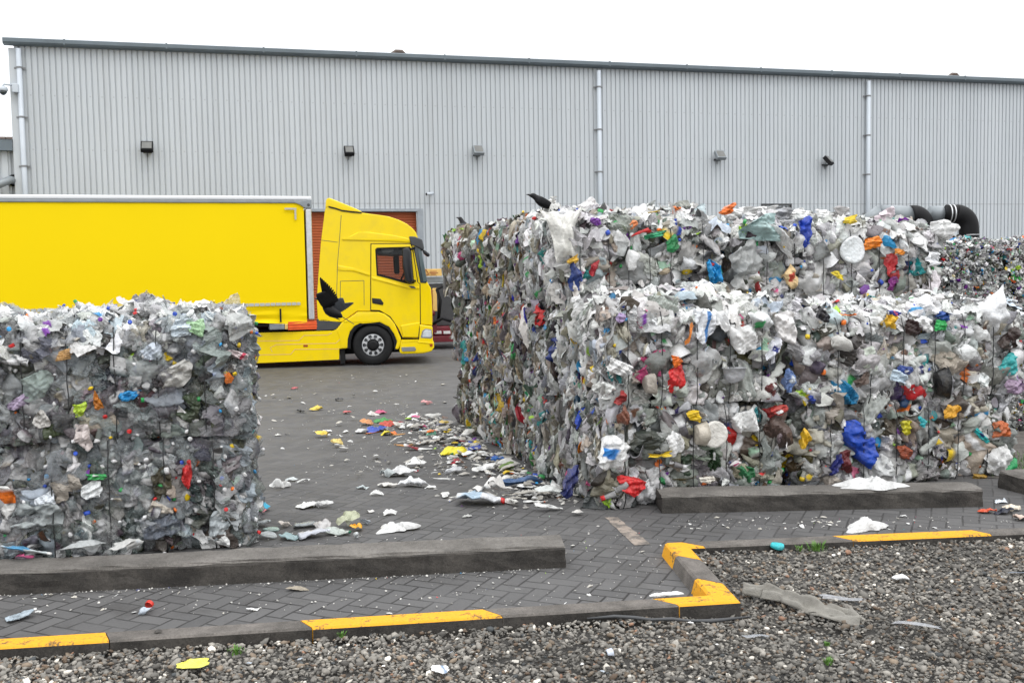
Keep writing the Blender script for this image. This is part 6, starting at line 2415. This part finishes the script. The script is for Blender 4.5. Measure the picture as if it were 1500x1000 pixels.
# bright pieces
for px, py, w, c, kind, lab, s2 in (
        (475, 640, 22, (.78, .55, .06), 'plastic_bag', 'yellow wrapper on the paving to the left of the other yellow one', None),
        (480, 633, 12, WH, 'plastic_bag', 'white scrap touching the left yellow wrapper', None),
        (493, 651, 18, (.78, .60, .20), 'plastic_bag', 'pale yellow wrapper on the paving, the right one of two', None),
        (465, 601, 18, (.75, .55, .08), 'plastic_bag', 'yellow scrap far back on the paving near the dark scraps', None),
        (440, 604, 14, (.05, .05, .05), 'plastic_bag', 'black crumpled scrap left of the far yellow one', None),
        (495, 587, 13, (.02, .02, .022), 'plastic_bag', 'small black block on the asphalt behind', None),
        (432, 570, 11, (.5, .1, .12), 'plastic_bag', 'small pinkish red scrap far back in front of the lorry', None),
        (549, 632, 30, (.02, .07, .42), 'plastic_bag', 'blue wrapper in the bright cluster on the paving', None),
        (537, 622, 24, (.60, .25, .08), 'plastic_bag', 'rust orange wrapper at the back of the bright cluster', None),
        (562, 619, 26, (.05, .28, .06), 'plastic_bag', 'green wrapper in the bright cluster on the paving', None),
        (569, 623, 26, (.50, .06, .03), 'plastic_bag', 'dark red wrapper at the right of the bright cluster', None),
        (530, 634, 20, (.66, .66, .66), 'plastic_bag', 'white scrap at the left of the bright cluster', None),
        (546, 636, 24, (.55, .18, .07), 'plastic_strip', 'rusty strip below the blue wrapper', None),
        (567, 637, 20, (.68, .58, .02), 'plastic_bag', 'mustard yellow bag in front of the bright cluster', None),
        (582, 637, 22, (.55, .28, .08), 'plastic_strip', 'brown orange strip beside the mustard yellow bag', None),
        (597, 653, 36, (.48, .22, .05), 'plastic_strip', 'long brown orange strip behind the white bottle', None),
        (613, 659, 44, WH, 'crushed_bottle', 'white flattened bottle with a dark red collar on the paving', (.3, .02, .03)),
        (545, 609, 16, (.70, .66, .62), 'plastic_bag', 'off white crumpled bag upright behind the bright cluster', None),
        (558, 606, 18, (.62, .10, .22), 'plastic_bag', 'pink wrapper beside the off white bag', None),
        (507, 606, 14, (.5, .1, .1), 'plastic_bag', 'dull red scrap left of the off white bag', None),
        (619, 627, 16, (.72, .07, .24), 'plastic_bag', 'bright pink wrapper at the edge of the litter heap', None),
        (630, 638, 18, (.20, .50, .36), 'plastic_bag', 'mint green tray piece at the edge of the litter heap', None),
        (624, 592, 20, (.66, .3, .3), 'plastic_bag', 'white and red wrapper at the back of the litter heap', WH),
        (668, 667, 40, (.82, .68, .02), 'plastic_bag', 'bright yellow bag in front of the litter heap', None),
        (697, 660, 26, (.02, .05, .30), 'plastic_bag', 'dark blue bag on the litter heap', None),
        (700, 632, 20, (.72, .18, .03), 'plastic_bag', 'orange cup on the litter heap against the striped bale', None),
        (728, 675, 18, (.02, .12, .40), 'plastic_bag', 'royal blue bottle at the right of the litter heap', None),
        (745, 690, 34, (.10, .18, .02), 'plastic_bag', 'olive green film at the near end of the litter heap', (.4, .05, .04)),
        (724, 648, 34, (.42, .60, .54), 'plastic_bag', 'pale green crumpled bottle on the litter heap', None),
        (707, 690, 24, (.74, .74, .73), 'plastic_bag', 'white rag at the front of the litter heap', None),
        (1385, 738, 40, (.50, .58, .58), 'crushed_bottle', 'clear greenish bottle beside the end of the right hand block', None),
        (1408, 734, 22, (.6, .64, .66), 'crushed_bottle', 'small clear bottle near the right edge block', None),
        (1448, 751, 24, (.55, .07, .02), 'plastic_bag', 'orange red wrapper on the paving at the right edge', None),
        (1473, 752, 26, (.012, .015, .03), 'plastic_bag', 'black wrapper beside the orange red one', None),
        (1482, 747, 22, (.7, .62, .5), 'plastic_bag', 'cream scrap behind the black wrapper', None),
        (1492, 762, 26, (.62, .48, .40), 'plastic_bag', 'pinkish cream rag at the right edge of the paving', None),
        (1467, 736, 18, (.66, .70, .74), 'plastic_bag', 'pale blue scrap before the right edge block', None)):
    litter('crushed_bottle' if kind == 'crushed_bottle' else ('plastic_strip' if kind == 'plastic_strip' else 'plastic_wrapper'), px, py, w, c, lab, 'bottle' if kind == 'crushed_bottle' else 'litter', kind, asp=.75, spin=rng.uniform(-.4, .4), flat=.5, sec=s2, cap=WH, dome=.4, crease=.24)

# beige cloth: a long rolled and folded sack
def cloth():
    p0 = [(1088, 868), (1120, 872), (1150, 880), (1180, 890), (1210, 898), (1240, 906), (1264, 912)]
    c = G(1170, 888, .05)
    pts = [np.array(G(x, y, .05)) for x, y in p0]
    half = [.03, .05, .055, .06, .085, .095, .05]
    ht = [.045, .06, .06, .052, .045, .035, .015]
    V, Fc = [], []
    m, n = 40, 22
    for i in range(m + 1):
        f = i / m * (len(pts) - 1)
        k = min(int(f), len(pts) - 2)
        u = f - k
        u = u * u * (3 - 2 * u)
        p = pts[k] * (1 - u) + pts[k + 1] * u
        d = pts[k + 1] - pts[k]
        d /= np.linalg.norm(d)
        s_ = np.array([-d[1], d[0], 0])
        w = half[k] * (1 - u) + half[k + 1] * u
        h = ht[k] * (1 - u) + ht[k + 1] * u
        for j in range(n + 1):
            g = j / n * 2 - 1
            z = h * (1 - abs(g) ** 2.4) + .022 * math.sin(g * 8 + i * .12) * (1 - abs(g)) + .012 * abs(math.sin(g * 5 - i * .21)) + .010 * math.sin(i * .9 + g * 4) * (1 - g * g) + (.02 * math.sin(g * 5 - i * .22) if i > 18 else 0) * (1 - abs(g))
            q = p + s_ * (w * g * (1 + .10 * math.sin(i * .33 + (2 if g > 0 else 0)) + .04 * math.sin(i * .9)))
            V.append((q[0] - c[0], q[1] - c[1], max(.004, z)))
    for i in range(m):
        for j in range(n):
            a = i * (n + 1) + j
            Fc.append((a, a + n + 1, a + n + 2, a + 1))
    mb = MB()
    mb.smooth = True
    mb.add(V, Fc)
    # loose flap lying beside the roll
    V, Fc = [], []
    for i in range(13):
        for j in range(7):
            a = G(1168 + i * 4.4, 884 + i * 2.0, .03)
            b_ = G(1185 + i * 3.4, 903 + i * .7, .03)
            q = a * (1 - j / 6) + b_ * (j / 6)
            V.append((q[0] - c[0], q[1] - c[1], .012 + .018 * (1 - j / 6) + .01 * math.sin(i * .8 + j)))
    for i in range(12):
        for j in range(6):
            a = i * 7 + j
            Fc.append((a, a + 7, a + 8, a + 1))
    mb.add(V, Fc)
    o = mb.build('cloth', 'cloth')
    o.location = (c[0], c[1], surf_z(c[0], c[1]) - .004)
    md = o.modifiers.new('s', 'SOLIDIFY')
    md.thickness = .006
    tag(o, 'long beige cloth rolled and folded on the gravel beside the corner kerb', 'cloth')


cloth()


def hose():
    pts = []
    for x, y in ((860, 916), (900, 914), (930, 915.5), (955, 917), (985, 916), (1010, 917), (1040, 914), (1070, 909), (1100, 905)):
        p = G(x, y, .02)
        pts.append((p[0], p[1], surf_z(p[0], p[1]) + .004 + rng.uniform(0, .012)))
    mb = MB()
    mb.smooth = True
    mb.tube(pts, [.005, .011, .012, .009, .012, .008, .014, .010, .004], 7)
    o = mb.build('strap', 'dark_grey')
    tag(o, 'dark twisted strap lying on the gravel along the corner kerb', 'strap')


hose()

# ---- repeats that nothing tells apart: small scraps by zone and colour
OW_ = np.array(O[:2])


def scatter(n, fn, cols, label, group, s0, s1, name='plastic_scrap', cat='litter'):
    for _ in range(n):
        x, y = fn()
        c = np.array(cols[rng.integers(0, len(cols))]) * rng.uniform(.8, 1.05)
        w = rng.uniform(s0, s1)
        k = ['plastic_bag', 'plastic_bag', 'plastic_strip', 'crushed_jug'][rng.integers(0, 4)]
        tpl = t_sheet(8, .4, .2, 1, .34, .8) if k == 'plastic_bag' else (t_strip() if k == 'plastic_strip' else t_jug(False))
        M = euler(rng.normal(0, .15), rng.normal(0, .15), rng.uniform(0, 6.28))
        V, T, C = place(k, w / 2, np.zeros(3), M, c, 1.0, None, None, tpl, (1, .7, .42))
        V[:, 2] -= V[:, 2].min() - .001
        o = mesh_np(name, V, T, 'plastic', None, C)
        o.location = (x, y, surf_z(x, y) + (rng.uniform(0, .05) if 'heap' in group else 0))
        tag(o, label, cat, group)


def heap():
    while True:
        b_ = rng.uniform(.3, 6.6)
        a = -abs(rng.normal(0, .42)) - .08
        if a < -1.5:
            continue
        q = OW_ + ex[:2] * a + ey[:2] * b_
        return float(q[0]), float(q[1])


WHS = [(.78, .78, .76), (.68, .67, .63), (.55, .52, .46), (.42, .40, .36)]
scatter(150, heap, WHS, 'pale scrap in the litter heap along the striped flank of the stack', 'pale scraps in the litter heap', .09, .23)
for nm_, cs, k in (('blue', [ACC['blue'], ACC['navy'], ACC['light blue']], 9), ('yellow', [ACC['yellow'], (.7, .5, .1)], 7), ('red', [ACC['red'], (.4, .03, .05)], 8), ('green', [ACC['green'], ACC['teal'], ACC['lime']], 8), ('purple', [ACC['purple'], ACC['pink']], 5), ('brown', [ACC['brown'], (.2, .12, .07)], 10), ('orange', [ACC['orange']], 6)):
    scatter(k, heap, cs, f'small {nm_} scrap in the litter heap along the striped flank of the stack', f'small {nm_} scraps in the litter heap', .06, .16)


def apron():
    while True:
        px, py = rng.uniform(470, 740), rng.uniform(575, 700)
        p = G(px, py)
        if rng.random() < .25 + .75 * (px - 470) / 270:
            q = p[:2] - OW_
            if np.dot(q, ex[:2]) < -.15:
                return float(p[0]), float(p[1])


scatter(120, apron, WHS, 'small whitish flake scattered on the paving before the litter heap', 'whitish flakes before the litter heap', .04, .12, name='plastic_flake')


def yard():
    p = G(rng.uniform(390, 660), rng.uniform(545, 660))
    return float(p[0]), float(p[1])


scatter(45, yard, WHS[:3], 'small white flake scattered on the open yard before the lorry', 'white flakes on the open yard', .04, .12, name='plastic_flake')


def strip_():
    while True:
        p = G(rng.uniform(0, 980), rng.uniform(780, 900))
        if not inside(np.array([p[0]]), np.array([p[1]]), gpts_poly)[0]:
            return float(p[0]), float(p[1])


def on_block(p):
    d = lb_r - lb_l
    L_ = np.linalg.norm(d[:2])
    e_ = d[:2] / L_
    q = p - lb_l[:2]
    return 0 < np.dot(q, e_) < L_ and -.02 < -q[0] * e_[1] + q[1] * e_[0] < .4


def strip2():
    while True:
        x, y = strip_()
        if not on_block(np.array([x, y])):
            return x, y


scatter(40, strip2, WHS[:3], 'tiny white flake on the paved strip between the long block and the kerb', 'white flakes on the paved strip', .02, .05, name='plastic_flake')


def strip3():
    p = G(rng.uniform(960, 1490), rng.uniform(757, 776))
    return float(p[0]), float(p[1])


scatter(30, strip3, WHS[:3], 'tiny white flake on the paved strip before the right hand block', 'white flakes before the right hand block', .02, .06, name='plastic_flake')


def gravelp():
    while True:
        p = G(rng.uniform(0, 1500), rng.uniform(790, 1000))
        if inside(np.array([p[0]]), np.array([p[1]]), gpts_poly)[0]:
            return float(p[0]), float(p[1])


scatter(26, gravelp, WHS[:3] + [(.4, .45, .5)], 'tiny pale plastic flake among the gravel stones', 'pale flakes among the gravel', .02, .05, name='plastic_flake')


# crumbs of plastic nobody could count
def crumbs():
    N = 2600
    Vs, Ts, Cs = [], [], []
    o_ = 0
    for _ in range(N):
        r_ = rng.random()
        if _ % 4 == 0:
            x, y = heap()
        elif r_ < .35:
            x, y = yard() if rng.random() < .5 else apron()
        elif r_ < .6:
            x, y = strip2()
        elif r_ < .7:
            x, y = strip3()
        elif r_ < .85:
            p = G(rng.uniform(380, 960), rng.uniform(660, 860))
            x, y = float(p[0]), float(p[1])
        else:
            d = lb_r - lb_l
            t_ = rng.uniform(.1, 1)
            q = lb_l + d * t_
            x, y = float(q[0]), float(q[1] - abs(rng.normal(0, .05)) - .01)
        if on_block(np.array([x, y])) or inside(np.array([x]), np.array([y]), gpts_poly)[0]:
            continue
        s_ = .003 + .011 * rng.random() ** 3 if _ % 4 else rng.uniform(.012, .04)
        a = rng.uniform(0, 6.28)
        q = np.array([(math.cos(a + t) * s_ * rng.uniform(.5, 1.3), math.sin(a + t) * s_ * rng.uniform(.5, 1.3)) for t in (0, 1.6, 3.1, 4.6)])
        z = rng.uniform(.002, .012, 4)
        c = np.array((.62, .6, .56)) * rng.uniform(.15, 1.15) if rng.random() < .96 else np.array(ACC[ACN[rng.integers(0, len(ACN))]])
        top = np.array([[x + q[:, 0].mean(), y + q[:, 1].mean(), z.max() + s_ * .4]])
        Vs.append(np.concatenate([np.column_stack([q[:, 0] + x, q[:, 1] + y, z]), top]))
        Ts.append(np.array([(0, 1, 4), (1, 2, 4), (2, 3, 4), (3, 0, 4)]) + o_)
        Cs.append(np.tile(np.append(np.clip(c, 0, .8), 1), (5, 1)))
        o_ += 5
    o = mesh_np('litter_crumbs', np.concatenate(Vs), np.concatenate(Ts), 'plastic', None, np.concatenate(Cs), False)
    o['kind'] = 'stuff'


crumbs()


# ------------------------------------------------------------------ weeds
def weed(px, py, w, h, label, n=26):
    p = G(px, py, .07)
    z = surf_z(p[0], p[1])
    p = G(px, py, z)
    sc_w = float(np.linalg.norm(p[:2])) / F
    mb = MB()
    for _ in range(n):
        a = rng.uniform(0, 6.28)
        r_ = rng.uniform(0, .5) * w * sc_w
        b0 = Vector((r_ * math.cos(a), r_ * math.sin(a), 0))
        lean = Vector((math.cos(a), math.sin(a), 0)) * rng.uniform(.1, .9)
        L_ = h * sc_w * rng.uniform(.5, 1.1)
        sd = Vector((-math.sin(a), math.cos(a), 0)) * rng.uniform(.002, .005)
        m1 = b0 + (Vector((0, 0, 1)) + lean * .5).normalized() * L_ * .55
        tp = m1 + (Vector((0, 0, .5)) + lean).normalized() * L_ * .5
        mb.add([b0 - sd * .6, b0 + sd * .6, m1 + sd * 1.3, tp, m1 - sd * 1.3], [(0, 1, 2, 4), (4, 2, 3)])
    o = mb.build('weed', 'leafgreen')
    o.location = (p[0], p[1], z)
    tag(o, label, 'plant', 'weeds in the gravel')


weed(1197, 806, 26, 15, 'largest green weed in the gravel behind the right hand kerb', 60)
weed(1172, 806, 12, 8, 'small green weed in the gravel near the turquoise lid')
weed(223, 938, 14, 12, 'small weed at the foot of the kerb right of the left yellow stone')
weed(251, 937, 18, 7, 'low spreading weed at the foot of the bare kerb on the left')
weed(366, 934, 16, 9, 'low weed at the foot of the bare kerb, left of the long yellow stone')
weed(345, 955, 30, 8, 'flat yellowish weed in the gravel right of the yellow wrapper', 50)
weed(500, 932, 12, 9, 'weed under the middle yellow kerb stone')
weed(1213, 972, 14, 10, 'tiny green tuft in the front gravel below the beige cloth')
weed(1211, 945, 8, 7, 'tiny weed in the gravel just below the beige cloth')


def grass_patch():
    c = G(1486, 678)
    mb = MB()
    for _ in range(900):
        x, y = c[0] + rng.normal(0, .35), c[1] + rng.normal(0, .35)
        a = rng.uniform(0, 6.28)
        L_ = rng.uniform(.02, .06)
        sd = Vector((-math.sin(a), math.cos(a), 0)) * .004
        b0 = Vector((x, y, .006))
        tp = b0 + Vector((math.cos(a) * .5, math.sin(a) * .5, 1)).normalized() * L_
        mb.add([b0 - sd, b0 + sd, tp], [(0, 1, 2)])
    o = mb.build('grass', 'leafgreen')
    o['kind'] = 'stuff'


grass_patch()

# ------------------------------------------------------------------ render settings
scene.render.engine = 'CYCLES'
scene.cycles.use_denoising = True
scene.cycles.transparent_max_bounces = 6
scene.cycles.max_bounces = 6
scene.cycles.diffuse_bounces = 2
scene.cycles.glossy_bounces = 3
scene.cycles.transmission_bounces = 2
scene.view_settings.view_transform = 'Standard'
scene.view_settings.look = 'None'
scene.view_settings.exposure = 0
scene.view_settings.gamma = 1
